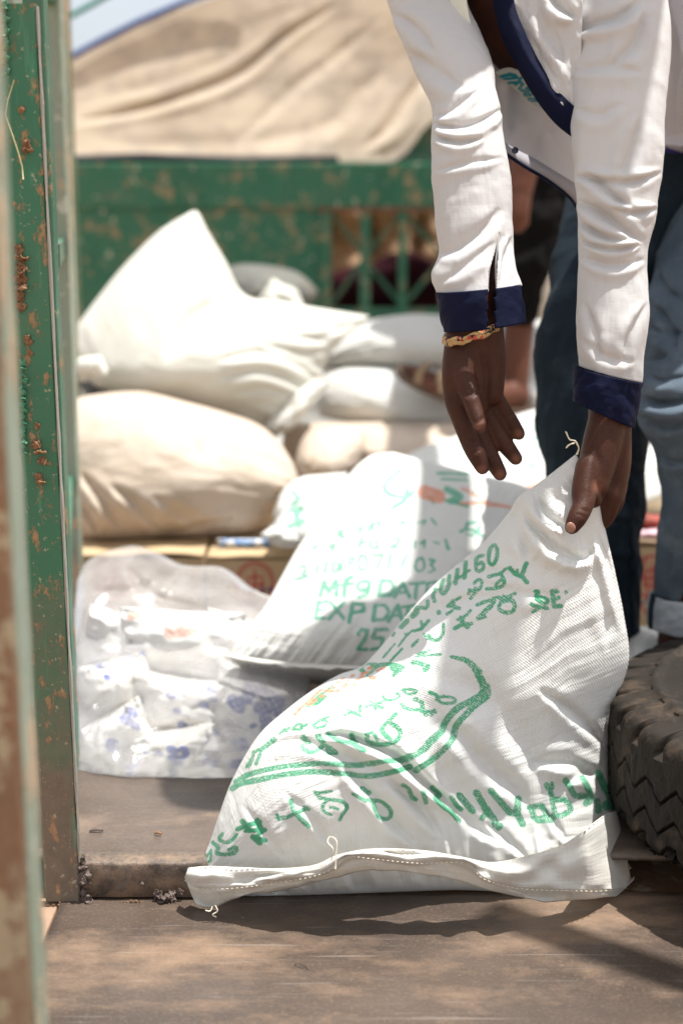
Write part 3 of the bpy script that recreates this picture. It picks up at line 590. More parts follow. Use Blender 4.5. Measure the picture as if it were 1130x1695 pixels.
sackA_parent = pillow('sack', 'upright white sack with crisp green upside-down lettering, held by its corner', TA,
    [(952, 752, 1.735), (988, 800, 1.738), (1000, 870, 1.745), (1018, 950, 1.76), (1032, 1020, 1.775), (1040, 1090, 1.79), (1022, 1160, 1.80), (1016, 1240, 1.80), (1018, 1320, 1.78), (1028, 1400, 1.74), (1043, 1476, 1.69)],
    [(330, 1478, 1.622), (420, 1484, 1.618), (520, 1482, 1.622), (640, 1478, 1.628), (760, 1474, 1.630), (880, 1480, 1.628), (970, 1482, 1.640), (1043, 1476, 1.69)][0:],
    [(325, 1440, 1.640), (324, 1458, 1.63), (330, 1478, 1.622)], m_sack, hF=.155, hB=.10, pw=(.55, .5, .72, .9), n=(420, 330), cs=ca, puck=(.006, .004, .016, 0), nz=(.0035, 6, 5), ink=[R1, R2, R3, R4, R5], ink2=[OR2], floor=0, seed=3, pf=26)
A = sackA_parent
# hem flange along the bottom seam
seam = [(312, 1437, 1.585), (345, 1434, 1.545), (400, 1436, 1.515), (460, 1438, 1.495), (520, 1432, 1.485), (560, 1415, 1.48), (620, 1405, 1.475), (700, 1408, 1.475), (760, 1418, 1.478), (815, 1427, 1.485), (880, 1414, 1.495), (930, 1398, 1.505), (965, 1375, 1.52), (1000, 1380, 1.56), (1024, 1400, 1.60)]
fold = [(306, 1452, 1.575), (330, 1466, 1.535), (392, 1465, 1.50), (460, 1456, 1.475), (513, 1447, 1.462), (545, 1436, 1.455), (575, 1414, 1.452), (610, 1416, 1.45), (690, 1424, 1.452), (770, 1424, 1.455), (800, 1450, 1.462), (862, 1466, 1.472), (950, 1470, 1.49), (1010, 1466, 1.53), (1040, 1460, 1.57)]
low = [(325, 1500, 1.570), (352, 1503, 1.555), (401, 1482, 1.53), (460, 1474, 1.52), (534, 1457, 1.51), (584, 1445, 1.50), (640, 1440, 1.50), (700, 1446, 1.50), (760, 1458, 1.505), (820, 1476, 1.51), (890, 1491, 1.52), (950, 1489, 1.54), (1000, 1486, 1.56), (1030, 1482, 1.575), (1047, 1477, 1.60)]
nh = 260
hm = lambda l: [(a, b_, Y * .5 + .80) for a, b_, Y in l]
seam, fold, low = hm(seam[:-2]), hm(fold[:-3]), [(a, b_, Y * .45 + .879) for a, b_, Y in low[:-3]]
seam += [(998, 1350, 1.66), (1022, 1342, 1.725)]; fold += [(965, 1470, 1.555), (1010, 1469, 1.60), (1044, 1463, 1.658)]; low += [(1000, 1486, 1.59), (1030, 1482, 1.625), (1048, 1478, 1.660)]
rows = []
s_, f_, l_ = cr(seam, nh), cr(fold, nh), cr(low, nh)
tt = np.linspace(0, 1, nh)
for k in np.linspace(0, 1, 12): rows.append(s_ * (1 - k) + f_ * k + np.array([0, 0, -1])[None] * (.006 * math.sin(math.pi * k) * (1 + 2.2 * vn(tt * 22, k * 2, 4)))[:, None] + np.c_[0 * tt, (3.0 * vn(tt * 16, k * 1.5, 8) + 1.6 * vn(tt * 50, k * 3, 8)) * min(1, k * 3), 0 * tt])
for k in np.linspace(.12, 1, 10): rows.append(f_ * (1 - k) + l_ * k + np.c_[0 * tt, (3.0 * vn(tt * 16, 1.5, 8) + 1.6 * vn(tt * 50, 3, 8)) * (1 - k) + 1.8 * vn(tt * 30, k * 3, 18) * k, .006 * vn(tt * 26, k * 3, 5)])
G = np.stack(rows); v = P(G[..., 0], G[..., 1], G[..., 2])
v[..., 2] = np.maximum(v[..., 2], .002)
uv = np.stack(np.meshgrid(np.linspace(0, .6, nh), np.linspace(0, .06, len(rows))), -1).reshape(-1, 2)
mesh('hem', v.reshape(-1, 3), gridf(nh, len(rows)), m_hem, A, uv=uv, solid=.0012)
# stitching and loose threads
m_thread = plain('thread', (.72, .66, .52), .9, 200, .15, 0)
mb = MB()
sp = cr(seam, 170)
for i in range(0, 168, 2): mb.tube([P(sp[i, 0], sp[i, 1] + 1.5, sp[i, 2] - .004), P(sp[i + 1, 0], sp[i + 1, 1] + 1.5, sp[i + 1, 2] - .004)], .0006, 5)
fp = cr([(a, b_ + 5, Y - .003) for a, b_, Y in fold], 190)
for i in range(0, 188, 2): mb.tube([P(*fp[i]), P(*fp[i + 1])], .0005, 5)
mb.build('stitching', m_thread, A, True)
def strand(pts, r=.0007):
    MB().tube([P(*p) for p in cr(pts, 22)], r, 6).build('loose_thread', m_thread, A, True)
for (dx, dy) in ((0, 0), (1.6, .8)):
    strand([(953 + dx, 752 + dy, 1.70), (957, 742, 1.695), (950 + dx, 730, 1.69), (942, 727 + dy, 1.69), (935 + dx, 714 + dy, 1.69)]); strand([(950, 733 + dy, 1.692), (941 + dx, 736, 1.69), (936, 741 + dy, 1.69)])
strand([(356, 1498, 1.552), (360, 1508, 1.55), (352, 1514, 1.55), (358, 1518, 1.55)], .0008); strand([(352, 1500, 1.553), (348, 1508, 1.55), (340, 1507, 1.55)], .0008)
strand([(548, 1425, 1.45), (551, 1405, 1.45), (542, 1395, 1.455), (546, 1385, 1.46), (557, 1392, 1.455), (556, 1415, 1.45), (555, 1438, 1.445)], .0007)
# ------------------------------------------------------------------ second printed sack
def q(s): return [(p if len(p) > 2 else p) for p in s]
R6 = (460, 850, Z, [([(225, 440), (245, 365), (270, 420), (312, 360), (312, 440)], 19), ([(352, 445), (362, 355), (395, 340)], 19, 0), ([(335, 382), (400, 375)], 13), ([(490, 365), (475, 430), (430, 447)], 18, 1), ([(485, 362), (440, 366), (424, 390), (440, 410), (482, 402)], 17, 1),
 ([(552, 360), (538, 436)], 24), ([(538, 436), (600, 434), (620, 395), (602, 360), (552, 358)], 20), ([(622, 445), (667, 370), (702, 445)], 20), ([(640, 425), (690, 420)], 13), ([(702, 375), (782, 370)], 16), ([(742, 375), (732, 450)], 20), ([(800, 372), (850, 365)], 14), ([(800, 372), (790, 440)], 14),
 ([(215, 475), (200, 560)], 20), ([(200, 560), (250, 558)], 15), ([(215, 477), (265, 472)], 15), ([(208, 517), (250, 515)], 13), ([(282, 475), (350, 562)], 18), ([(352, 475), (274, 562)], 18), ([(400, 480), (380, 580)], 20), ([(400, 480), (455, 485), (458, 520), (390, 532)], 17),
 ([(520, 490), (508, 570)], 22), ([(508, 570), (570, 565), (592, 525), (572, 490), (520, 488)], 18), ([(590, 575), (640, 490), (662, 570)], 19), ([(600, 547), (655, 545)], 12), ([(664, 500), (734, 490)], 15), ([(698, 500), (686, 542)], 18),
 ([(428, 645), (445, 620), (478, 625), (466, 670), (424, 725), (474, 727)], 18, 0), ([(584, 620), (520, 620), (506, 665), (560, 665), (552, 715), (500, 727)], 17),
 ([(215, 272), (203, 322)], 13), ([(262, 255), (250, 312)], 13), ([(305, 262), (325, 270), (316, 310), (294, 308), (292, 275), (305, 262)], 11, 1), ([(348, 240), (335, 305)], 12), ([(398, 235), (378, 245), (378, 268), (402, 266), (404, 238), (398, 300)], 11), ([(440, 225), (470, 232), (470, 290), (440, 300), (428, 265), (440, 225)], 11, 1), ([(508, 225), (560, 220), (525, 300)], 12), ([(600, 222), (588, 300)], 12), ([(692, 210), (648, 305)], 10), ([(742, 245), (770, 240), (780, 290), (750, 308), (732, 285), (742, 245)], 10, 1), ([(808, 245), (838, 250), (815, 272), (840, 300), (805, 315)], 10),
 ([(150, 300), (130, 330), (160, 335), (110, 350)], 12), ([(120, 285), (150, 280)], 10), ([(90, 350), (130, 345)], 12),
 ([(322, 85), (348, 125)], 12), ([(358, 80), (320, 112), (350, 130)], 12), ([(265, 125), (280, 118)], 12), ([(425, 65), (440, 92), (462, 52)], 11), ([(440, 92), (432, 105)], 11), ([(482, 95), (502, 55), (545, 42), (530, 88)], 11), ([(505, 60), (508, 92)], 10), ([(635, 55), (690, 45)], 9), ([(662, 35), (668, 60)], 9), ([(745, 50), (790, 35), (775, 62)], 9), ([(820, 30), (845, 60)], 10),
 ([(275, 180), (300, 165), (290, 200)], 12), ([(185, 185), (210, 172)], 12), ([(430, 185), (448, 130)], 11), ([(435, 162), (470, 150)], 11), ([(500, 140), (490, 180), (535, 180), (520, 150), (545, 140)], 11, 1), ([(590, 150), (635, 130), (645, 155), (600, 180), (630, 182)], 11, 1), ([(735, 150), (728, 185)], 10), ([(760, 160), (785, 140), (780, 180)], 10), ([(830, 150), (860, 160)], 9), ([(895, 145), (910, 190)], 16),
 ([(975, 95), (1002, 85), (1012, 52), (1060, 45)], 14), ([(1012, 85), (1070, 92), (1078, 65)], 13), ([(1050, 100), (1098, 122)], 13), ([(1010, 110), (1040, 118)], 11)])
R7 = (600, 720, Z, [([(205, 190), (150, 228), (115, 280), (150, 320), (240, 330), (272, 300)], 16, 1), ([(240, 290), (222, 350), (160, 388)], 22, 1), ([(450, 290), (520, 330), (470, 352)], 34, 1), ([(400, 205), (560, 210)], 14), ([(420, 235), (560, 240)], 12), ([(800, 405), (860, 392)], 16), ([(350, 330), (380, 370)], 10), ([(440, 350), (560, 380)], 14), ([(590, 300), (610, 330)], 12)])
OR7 = (600, 720, Z, [([(330, 305), (368, 318), (405, 330)], 72, 0), ([(520, 365), (640, 362), (790, 386)], 22, 0, (.5, 1.2, .6)), ([(530, 285), (620, 332)], 12), ([(560, 280), (580, 320)], 9)])
TB = [(378, 1086, 2.03), (410, 1040, 2.07), (440, 1000, 2.11), (490, 910, 2.20), (530, 850, 2.25), (575, 788, 2.32), (610, 756, 2.36), (650, 748, 2.38)]
B_ = pillow('sack', 'leaning white sack printed Mfg DATE and EXP DATE in blurred pale green', [(650, 748, 2.38), (700, 762, 2.38), (790, 786, 2.38), (870, 806, 2.38), (960, 850, 2.36)], [(960, 850, 2.36), (930, 960, 2.25), (860, 1060, 2.14), (800, 1120, 2.08)],
    [(378, 1086, 2.03), (440, 1098, 2.03), (530, 1104, 2.03), (640, 1108, 2.04), (800, 1120, 2.08)], TB[::-1], m_sackB, hF=.10, hB=.10, pw=(.5, .5, .8, .5), n=(230, 200), puck=(.004, .004, .007, .003), nz=(.004, 5, 5), ink=[R6, R7], ink2=[OR7], seed=11, pf=34,
    cs=[(c((700, 770), (640, 800), (600, 850)), 14, .006), (c((500, 900), (480, 980), (440, 1040)), 12, .003)])
mesh('hem', *(lambda a, b_: (np.vstack([P(*a.T), P(*b_.T)]), gridf(120, 2)))(cr([(372, 1082, 2.02), (450, 1094, 2.0), (530, 1100, 2.0), (640, 1104, 2.01), (800, 1116, 2.06)], 120), cr([(372, 1086, 2.01), (450, 1101, 1.99), (530, 1107, 1.99), (640, 1108, 2.0), (800, 1121, 2.05)], 120) + np.c_[np.zeros(120), 2.5 * vn(np.arange(120) * .25, 0, 3), np.zeros(120)]), m_hem, B_, uv=np.random.rand(240, 2) * .01, solid=.002)
# underside: the lower half of the same sack, hanging into shade
pillow('underside', None, [(380, 1090, 2.06), (530, 1104, 2.06), (800, 1118, 2.10)], [(800, 1118, 2.10), (790, 1150, 2.16), (760, 1165, 2.22)], [(440, 1124, 2.16), (520, 1133, 2.18), (620, 1145, 2.2), (760, 1165, 2.22)], [(380, 1090, 2.06), (405, 1110, 2.11), (440, 1124, 2.16)], m_white, hF=.006, hB=.08, pw=(.2, .5, .5, .5), n=(60, 24), parent=B_, seed=2)
# ------------------------------------------------------------------ other sacks
GR = 'sacks piled across the truck bed'
pillow('sack', 'big cream-white sack at the back left with its pointed corner standing up', [(316, 350, 3.30), (328, 352, 3.30), (345, 385, 3.28), (372, 430, 3.26), (405, 488, 3.25), (470, 500, 3.25), (540, 512, 3.25), (612, 523, 3.25)],
    [(612, 523, 3.25), (572, 556, 3.2), (540, 600, 3.16), (528, 640, 3.13), (500, 685, 3.1), (458, 724, 3.08)], [(112, 560, 3.2), (135, 605, 3.14), (160, 640, 3.1), (215, 655, 3.08), (290, 662, 3.08), (380, 688, 3.08), (458, 724, 3.08)],
    [(316, 350, 3.30), (262, 384, 3.3), (205, 440, 3.28), (160, 495, 3.25), (112, 560, 3.2)], m_cot, hF=.17, hB=.14, pw=(.5, .75, .5, .55), n=(150, 130), puck=(.004, .012, .004, .004), nz=(.006, 2.5, 2.5), seed=21, group=GR, pf=14,
    cs=[(c((405, 488), (360, 505), (320, 530), (285, 575), (275, 600)), 16, .012, .5), (c((350, 600), (430, 585), (500, 610), (540, 640)), 7, .007), (c((350, 632), (430, 615), (490, 635), (520, 668)), 7, .007), (c((380, 655), (440, 645), (500, 668)), 6, .006), (c((470, 560), (530, 560), (590, 530)), 7, .006), (c((430, 570), (500, 585), (555, 580)), 7, .006)])
pillow('sack_tail', None, [(448, 690, 3.05), (500, 640, 3.07), (545, 618, 3.08)], [(545, 618, 3.08), (540, 640, 3.07), (530, 655, 3.06)], [(440, 720, 3.04), (480, 712, 3.04), (530, 655, 3.06)], [(448, 690, 3.05), (440, 705, 3.04), (440, 720, 3.04)], m_cot, hF=.02, hB=.02, pw=(.6, .6, .8, .6), n=(40, 24), nz=(.006, 5, 3), seed=5, parent=bpy.data.objects['sack.002']).name = 'seam_flap'
pillow('sack', 'plump beige sack resting on the cardboard cartons beside the green post', [(60, 690, 2.82), (120, 662, 2.85), (165, 652, 2.86), (225, 648, 2.87), (262, 654, 2.87), (300, 664, 2.87), (370, 683, 2.87), (430, 705, 2.86), (470, 742, 2.85)],
    [(470, 742, 2.85), (488, 775, 2.83), (492, 802, 2.81), (470, 835, 2.79), (445, 868, 2.78)], [(60, 890, 2.74), (130, 896, 2.74), (210, 893, 2.74), (320, 888, 2.75), (400, 886, 2.76), (445, 868, 2.78)], [(60, 690, 2.82), (50, 780, 2.78), (60, 890, 2.74)],
    m_beige, hF=.14, hB=.13, pw=(.5, .5, .55, .5), n=(140, 110), puck=(.003, .010, .012, 0), nz=(.006, 4, 4), seed=31, group=GR, pf=12, cs=[(c((130, 780), (170, 830), (200, 880)), 8, .012), (c((180, 800), (230, 840), (270, 885)), 8, .010), (c((130, 830), (150, 860), (165, 890)), 6, .012), (c((250, 820), (300, 850), (350, 880)), 9, .006), (c((400, 850), (340, 868), (280, 880)), 5, .010), (c((262, 654), (285, 670), (300, 700)), 8, .006)])
pillow('sack', 'white sack lying behind the sandalled foot, uppermost of the two by the grille', [(528, 590, 3.5), (560, 562, 3.5), (610, 532, 3.5), (680, 520, 3.5), (760, 524, 3.5), (850, 530, 3.5)], [(850, 530, 3.5), (880, 570, 3.48), (860, 625, 3.44)], [(535, 612, 3.44), (600, 612, 3.43), (700, 618, 3.43), (860, 625, 3.44)], [(528, 590, 3.5), (528, 600, 3.46), (535, 612, 3.44)], m_white, hF=.14, hB=.12, pw=(.5, .5, .5, .7), n=(100, 60), puck=(.002, 0, .003, .02), nz=(.006, 4, 3), seed=41, group=GR)
pillow('sack', 'white sack with a small green print under the sandalled foot', [(526, 655, 3.38), (540, 622, 3.4), (590, 604, 3.4), (680, 606, 3.4), (780, 612, 3.4), (880, 630, 3.4)], [(880, 630, 3.4), (900, 680, 3.38), (880, 745, 3.33)], [(530, 690, 3.33), (600, 706, 3.32), (700, 728, 3.32), (780, 738, 3.32), (880, 745, 3.33)], [(526, 655, 3.38), (524, 670, 3.36), (530, 690, 3.33)], m_sackB, hF=.15, hB=.12, pw=(.5, .5, .5, .5), n=(150, 80), nz=(.006, 4, 3), seed=51, group=GR,
    ink=[(500, 500, 2.511, [([(395, 520), (415, 530), (400, 545), (435, 550)], 13), ([(425, 520), (430, 535)], 10), ([(480, 535), (520, 540), (500, 560), (525, 570)], 14), ([(500, 525), (520, 555)], 12)])])
pillow('sack', 'small tan sack wedged between the beige sack and the leaning printed sack', [(488, 760, 3.0), (498, 730, 3.02), (520, 708, 3.03), (560, 702, 3.03), (605, 712, 3.03)], [(605, 712, 3.03), (602, 745, 3.0), (590, 780, 2.95)], [(490, 800, 2.92), (530, 802, 2.92), (560, 795, 2.92), (590, 780, 2.95)], [(488, 760, 3.0), (484, 780, 2.96), (490, 800, 2.92)], m_beige, hF=.09, hB=.1, n=(60, 50), nz=(.005, 4, 3), seed=61, group=GR)
pillow('sack', 'flat cream sack behind the rounded top of the leaning printed sack', [(585, 712, 3.1), (660, 705, 3.12), (740, 722, 3.12), (800, 730, 3.12)], [(800, 730, 3.12), (810, 770, 3.08), (800, 800, 3.02)], [(585, 775, 3.02), (680, 790, 3.0), (740, 800, 3.0), (800, 800, 3.02)], [(585, 712, 3.1), (580, 740, 3.06), (585, 775, 3.02)], m_beige, hF=.09, hB=.1, n=(60, 50), nz=(.005, 4, 3), seed=63, group=GR)
pillow('sack', 'pinkish white sack with faint green marks, under the open hand and left jeans leg', [(640, 772, 2.86), (700, 742, 2.9), (780, 715, 2.94), (880, 680, 2.96), (960, 668, 2.96)], [(960, 668, 2.96), (1000, 740, 2.9), (990, 860, 2.74)], [(640, 800, 2.74), (740, 850, 2.7), (860, 880, 2.7), (990, 860, 2.74)], [(640, 772, 2.86), (636, 786, 2.8), (640, 800, 2.74)], m_sackB, hF=.12, hB=.12, n=(120, 80), nz=(.006, 4, 3), seed=71, group=GR,
    ink=[(600, 400, 2.132, [([(585, 700), (612, 690)], 12), ([(580, 730), (615, 725)], 10), ([(590, 780), (612, 800), (590, 790)], 12), ([(575, 665), (620, 660)], 8), ([(430, 712), (300, 735)], 8)])], ink2=[(600, 400, 2.132, [([(560, 880), (640, 850)], 20)])])
pillow('sack', 'small crumpled white sack end with smeared green print, on the carton edge', [(452, 850, 2.66), (466, 815, 2.7), (495, 792, 2.72), (535, 786, 2.73), (575, 782, 2.74)], [(575, 782, 2.74), (572, 820, 2.7), (560, 870, 2.6)], [(432, 884, 2.56), (450, 900, 2.56), (478, 908, 2.56), (520, 900, 2.57), (560, 870, 2.6)], [(452, 850, 2.66), (455, 865, 2.62), (432, 884, 2.56)], m_sackB, hF=.07, hB=.08, pw=(.5, .5, .6, .8), n=(90, 80), puck=(0, 0, .01, .01), nz=(.008, 5, 4), seed=81, group=GR, pf=10, floor=.18,
    ink=[(400, 730, 2.26, [([(190, 190), (215, 215), (190, 240)], 16), ([(180, 260), (225, 250), (205, 290)], 16), ([(175, 320), (230, 300)], 22), ([(200, 270), (215, 320)], 14)])])
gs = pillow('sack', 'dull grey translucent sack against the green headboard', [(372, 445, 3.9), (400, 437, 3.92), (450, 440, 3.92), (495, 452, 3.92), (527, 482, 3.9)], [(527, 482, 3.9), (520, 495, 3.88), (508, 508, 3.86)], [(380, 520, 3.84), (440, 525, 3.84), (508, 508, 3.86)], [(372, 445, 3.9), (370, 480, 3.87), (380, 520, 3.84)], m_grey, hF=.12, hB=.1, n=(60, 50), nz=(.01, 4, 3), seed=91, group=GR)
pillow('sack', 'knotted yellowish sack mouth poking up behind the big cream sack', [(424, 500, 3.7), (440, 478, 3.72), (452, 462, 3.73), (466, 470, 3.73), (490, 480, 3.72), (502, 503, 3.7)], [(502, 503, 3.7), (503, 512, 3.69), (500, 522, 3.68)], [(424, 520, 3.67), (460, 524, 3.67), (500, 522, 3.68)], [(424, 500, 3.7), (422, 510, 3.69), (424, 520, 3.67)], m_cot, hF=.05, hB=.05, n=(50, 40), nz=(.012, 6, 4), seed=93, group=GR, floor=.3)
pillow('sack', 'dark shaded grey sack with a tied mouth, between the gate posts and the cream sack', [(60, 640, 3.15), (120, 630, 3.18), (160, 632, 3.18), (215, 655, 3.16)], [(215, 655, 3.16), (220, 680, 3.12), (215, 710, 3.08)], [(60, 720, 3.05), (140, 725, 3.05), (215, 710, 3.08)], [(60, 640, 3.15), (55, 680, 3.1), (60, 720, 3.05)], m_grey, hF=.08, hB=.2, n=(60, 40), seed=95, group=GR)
kk = bpy.data.objects['sack.012'] if 'sack.012' in bpy.data.objects else None
mb = MB(); mb.tube([P(x, y, Y) for x, y, Y in ((118, 612, 3.0), (132, 610, 2.97), (146, 606, 2.96), (158, 607, 2.96), (172, 618, 2.97))], [.014, .022, .020, .026, .012]); mb.tube([P(x, y, 2.97) for x, y in ((128, 622), (140, 618), (150, 626))], [.014, .018, .010])
o = mb.build('tied_mouth', m_cot, None, True); o.parent = gs if kk is None else kk
# gap fillers that really show between legs and arms
pillow('sack', 'pale sack in front of the headboard, seen between the dark trousers and left jeans leg', [(820, 420, 4.0), (900, 398, 4.0), (980, 392, 4.0), (1100, 400, 4.0)], [(1100, 400, 4.0), (1110, 460, 3.95), (1100, 530, 3.9)], [(820, 532, 3.9), (900, 534, 3.9), (1100, 530, 3.9)], [(820, 420, 4.0), (815, 470, 3.95), (820, 532, 3.9)], m_beige, hF=.12, hB=.12, n=(60, 50), seed=101, group=GR)
pillow('sack', 'bright white sack beneath the pale one, beside the bare heel', [(790, 545, 3.75), (850, 532, 3.75), (950, 530, 3.75), (1120, 540, 3.75)], [(1120, 540, 3.75), (1130, 620, 3.7), (1120, 720, 3.6)], [(790, 720, 3.6), (900, 725, 3.6), (1120, 720, 3.6)], [(790, 545, 3.75), (780, 620, 3.7), (790, 720, 3.6)], m_white, hF=.15, hB=.15, n=(70, 60), seed=103, group=GR)
pillow('sack', 'white sack visible between the two jeans legs above the coloured bundle', [(1000, 760, 3.0), (1050, 738, 3.0), (1110, 745, 3.0), (1200, 760, 3.0)], [(1200, 760, 3.0), (1205, 800, 2.95), (1200, 862, 2.88)], [(1000, 862, 2.88), (1080, 860, 2.88), (1200, 862, 2.88)], [(1000, 760, 3.0), (990, 800, 2.95), (1000, 862, 2.88)], m_white, hF=.1, hB=.12, n=(60, 50), seed=105, group=GR, cs=[(c((1050, 830), (1075, 800), (1092, 770)), 12, .02)])
pillow('sack', 'small white sack on the bed floor beside the bare ankle', [(1040, 1050, 2.2), (1070, 1044, 2.2), (1110, 1050, 2.2)], [(1110, 1050, 2.2), (1115, 1090, 2.17), (1110, 1140, 2.12)], [(1030, 1140, 2.1), (1070, 1145, 2.1), (1110, 1140, 2.12)], [(1040, 1050, 2.2), (1030, 1090, 2.15), (1030, 1140, 2.1)], m_white, hF=.06, hB=.1, n=(50, 40), seed=107, group=GR)
# sacks under the pile that carry the ones above
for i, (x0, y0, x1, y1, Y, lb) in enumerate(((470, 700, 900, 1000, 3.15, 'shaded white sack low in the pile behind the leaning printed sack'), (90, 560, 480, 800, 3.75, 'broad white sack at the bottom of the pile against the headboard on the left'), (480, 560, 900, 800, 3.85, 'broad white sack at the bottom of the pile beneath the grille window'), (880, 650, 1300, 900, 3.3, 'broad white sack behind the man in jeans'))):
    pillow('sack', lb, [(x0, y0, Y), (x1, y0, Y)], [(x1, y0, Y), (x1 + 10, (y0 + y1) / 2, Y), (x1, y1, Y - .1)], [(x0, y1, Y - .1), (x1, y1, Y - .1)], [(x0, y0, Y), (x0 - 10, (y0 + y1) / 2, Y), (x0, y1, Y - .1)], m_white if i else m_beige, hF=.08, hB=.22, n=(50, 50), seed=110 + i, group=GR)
# ------------------------------------------------------------------ cartons
m_box, n, b = M('corrugated_card'); ob = coords(n)
base = mix(n, ramp(n, noise(n, 14, 5, ob), .3, .7), (.44, .31, .17), (.54, .40, .24))
ng = mix(n, ramp(n, mth(n, 'MULTIPLY_ADD', attr(n, 'ink'), -.4, .5), .2, .8), base, (.42, .04, .05)); ng = mix(n, ramp(n, mth(n, 'MULTIPLY_ADD', attr(n, 'ink2'), -.4, .5), .2, .8), ng, (.10, .06, .16))
n.links.new(ng, b.inputs['Base Color']); b.inputs['Roughness'].default_value = .85; bump(n, b, noise(n, 1, 2, scaled(n, ob, (3, 3, 260))), .35, .001)
def carton(label, x0, x1, ytop, Y, dep, ink, ink2=None, zb=FZ + .001, seed=1):
    z1 = float(P(565, ytop, Y)[2]); X0 = float(P(x0, ytop, Y)[0]); X1 = float(P(x1, ytop, Y)[0])
    root = empty('carton', (X0, Y, zb), label, 'carton', 'cardboard cartons under the sacks')
    nx, nz_ = 120, 90; X, Zz = np.meshgrid(np.linspace(X0, X1, nx), np.linspace(zb, z1, nz_))
    v = np.stack([X, Y + .0025 * fbm(X * 9, Zz * 9, seed, 3), Zz], -1).reshape(-1, 3); px, py = Q(v)
    far = np.full(len(v), 60.)
    at = {'ink': ink_field(px, py, ink), 'ink2': ink_field(px, py, ink2) if ink2 else far}
    f = gridf(nx, nz_)[:, ::-1].tolist()
    mesh('front_panel', v, f, m_box, root, attrs=at, solid=.003)
    mb = MB(); mb.box(X0, X0 + .003, Y + .004, Y + dep, zb, z1); mb.box(X1 - .003, X1, Y + .004, Y + dep, zb, z1); mb.box(X0 + .004, X1 - .004, Y + dep - .003, Y + dep, zb, z1)
    o = mb.build('side_panel', m_box, root)
    for a in ('ink', 'ink2'):
        t = o.data.attributes.new(a, 'FLOAT', 'POINT'); t.data.foreach_set('value', [60.] * len(o.data.vertices))
    for k, (a, c_) in enumerate(((Y - .004, Y + dep * .5 - .001), (Y + dep * .5, Y + dep))):
        Xg, Yg = np.meshgrid(np.linspace(X0 - .001, X1 + .001, 50), np.linspace(a, c_, 20)); Zg = z1 + .004 + .005 * np.abs(fbm(Xg * 6, Yg * 6, seed + k, 3)) + .006 * abs(k - .3) * ((Yg - a) / (c_ - a) if k == 0 else 1 - (Yg - a) / (c_ - a))
        o = mesh('flap', np.stack([Xg, Yg, Zg], -1).reshape(-1, 3), gridf(50, 20)[:, ::-1], m_box, root, solid=.0035, attrs={'ink': np.full(1000, 60.), 'ink2': np.full(1000, 60.)})
    return root
def ell(cx, cy, rx, ry, w_): return ([(cx + rx * math.cos(t * math.pi / 12), cy + ry * math.sin(t * math.pi / 12)) for t in range(25)], w_)
logo = lambda cx, cy: [ell(cx, cy, 31, 35, 4), ell(cx, cy, 25, 29, 1.5), ([(cx - 12, cy - 10), (cx + 12, cy - 12)], 4), ([(cx - 10, cy + 2), (cx + 14, cy)], 4), ([(cx, cy - 22), (cx, cy + 20)], 4), ([(cx - 14, cy - 4), (cx - 12, cy + 16)], 4), ([(cx + 13, cy - 6), (cx + 13, cy + 18)], 4), ([(cx - 14, cy + 14), (cx + 14, cy + 12)], 3)]
sm = lambda cx, cy: [([(cx + k * 7, cy - 3 + (k % 2) * 5), (cx + k * 7 + 3, cy + 4 - (k % 2) * 3)], 4) for k in range(6)]
carton('cardboard carton behind the clear plastic bag, left of the other one, top flaps open', 70, 336, 924, 2.60, .26, [(0, 0, 1, logo(188, 956))], seed=1)
carton('cardboard carton with red oval emblem, between the plastic bag and the leaning sack', 343, 590, 926, 2.60, .26, [(0, 0, 1, logo(422, 966))], [(0, 0, 1, sm(432, 975))], seed=2)
carton('cardboard carton with red oval emblem, seen between the two jeans legs', 1035, 1230, 905, 2.60, .26, [(0, 0, 1, logo(1078, 955) + [([(1058, 1000), (1080, 1030), (1088, 1005)], 4), ([(1066, 920), (1072, 990)], 3)])], [(0, 0, 1, sm(1056, 995))], seed=3)
# packet on the carton; coloured bundle
m_pk, n, b = M('printed_packet'); ob = coords(n); b.inputs['Roughness'].default_value = .3
n.links.new(mix(n, ramp(n, noise(n, 60, 3, ob), .5, .56), (.78, .80, .82), (.16, .30, .55)), b.inputs['Base Color'])
PG_ = 'printed packets in the clear bag'
def packet(name, label, cx, cy, wd, ht, Y, mat, ang=0, group=None, hF=.02, cat='packet', seed=1, floor=FZ, ink=None):
    if group == PG_: Y += .075
    ca_, sa = math.cos(ang), math.sin(ang); r = lambda x, y: (cx + x * ca_ - y * sa, cy + x * sa + y * ca_, Y)
    a, b_ = wd / 2, ht / 2
    return pillow(name, label, [r(-a, -b_), r(0, -b_ * .93), r(a, -b_)], [r(a, -b_), r(a * .93, 0), r(a, b_)], [r(-a, b_), r(0, b_ * .93), r(a, b_)], [r(-a, -b_), r(-a * .93, 0), r(-a, b_)], mat, hF=hF, hB=hF, pw=(.5, .5, .5, .5), n=(56, 44), nz=(hF * .16, 2.5, 2.5), puck=(hF * .2, hF * .15, hF * .2, hF * .15), pf=12, seed=seed, group=group, cat=cat, floor=floor, ink=ink)
packet('packet', 'small blue and white packet lying on the cartons under the beige sack', 405, 899, 92, 14, 2.66, m_pk, 0, None, .02, floor=.18)
m_red = plain('red_wrap', (.30, .05, .03), .5, 30, .6); m_pink = plain('pink_wrap', (.75, .50, .55), .4, 30, .3); m_brn = plain('brown_wrap', (.20, .13, .08), .6, 60, .6)
packet('packet', 'dark red packet on the carton between the jeans legs', 1075, 864, 60, 26, 2.66, m_red, .1, None, .03, floor=.18, seed=2)
packet('packet', 'pale pink packet below the dark red one between the jeans legs', 1075, 884, 56, 18, 2.64, m_pink, -.05, None, .03, floor=.18, seed=3)
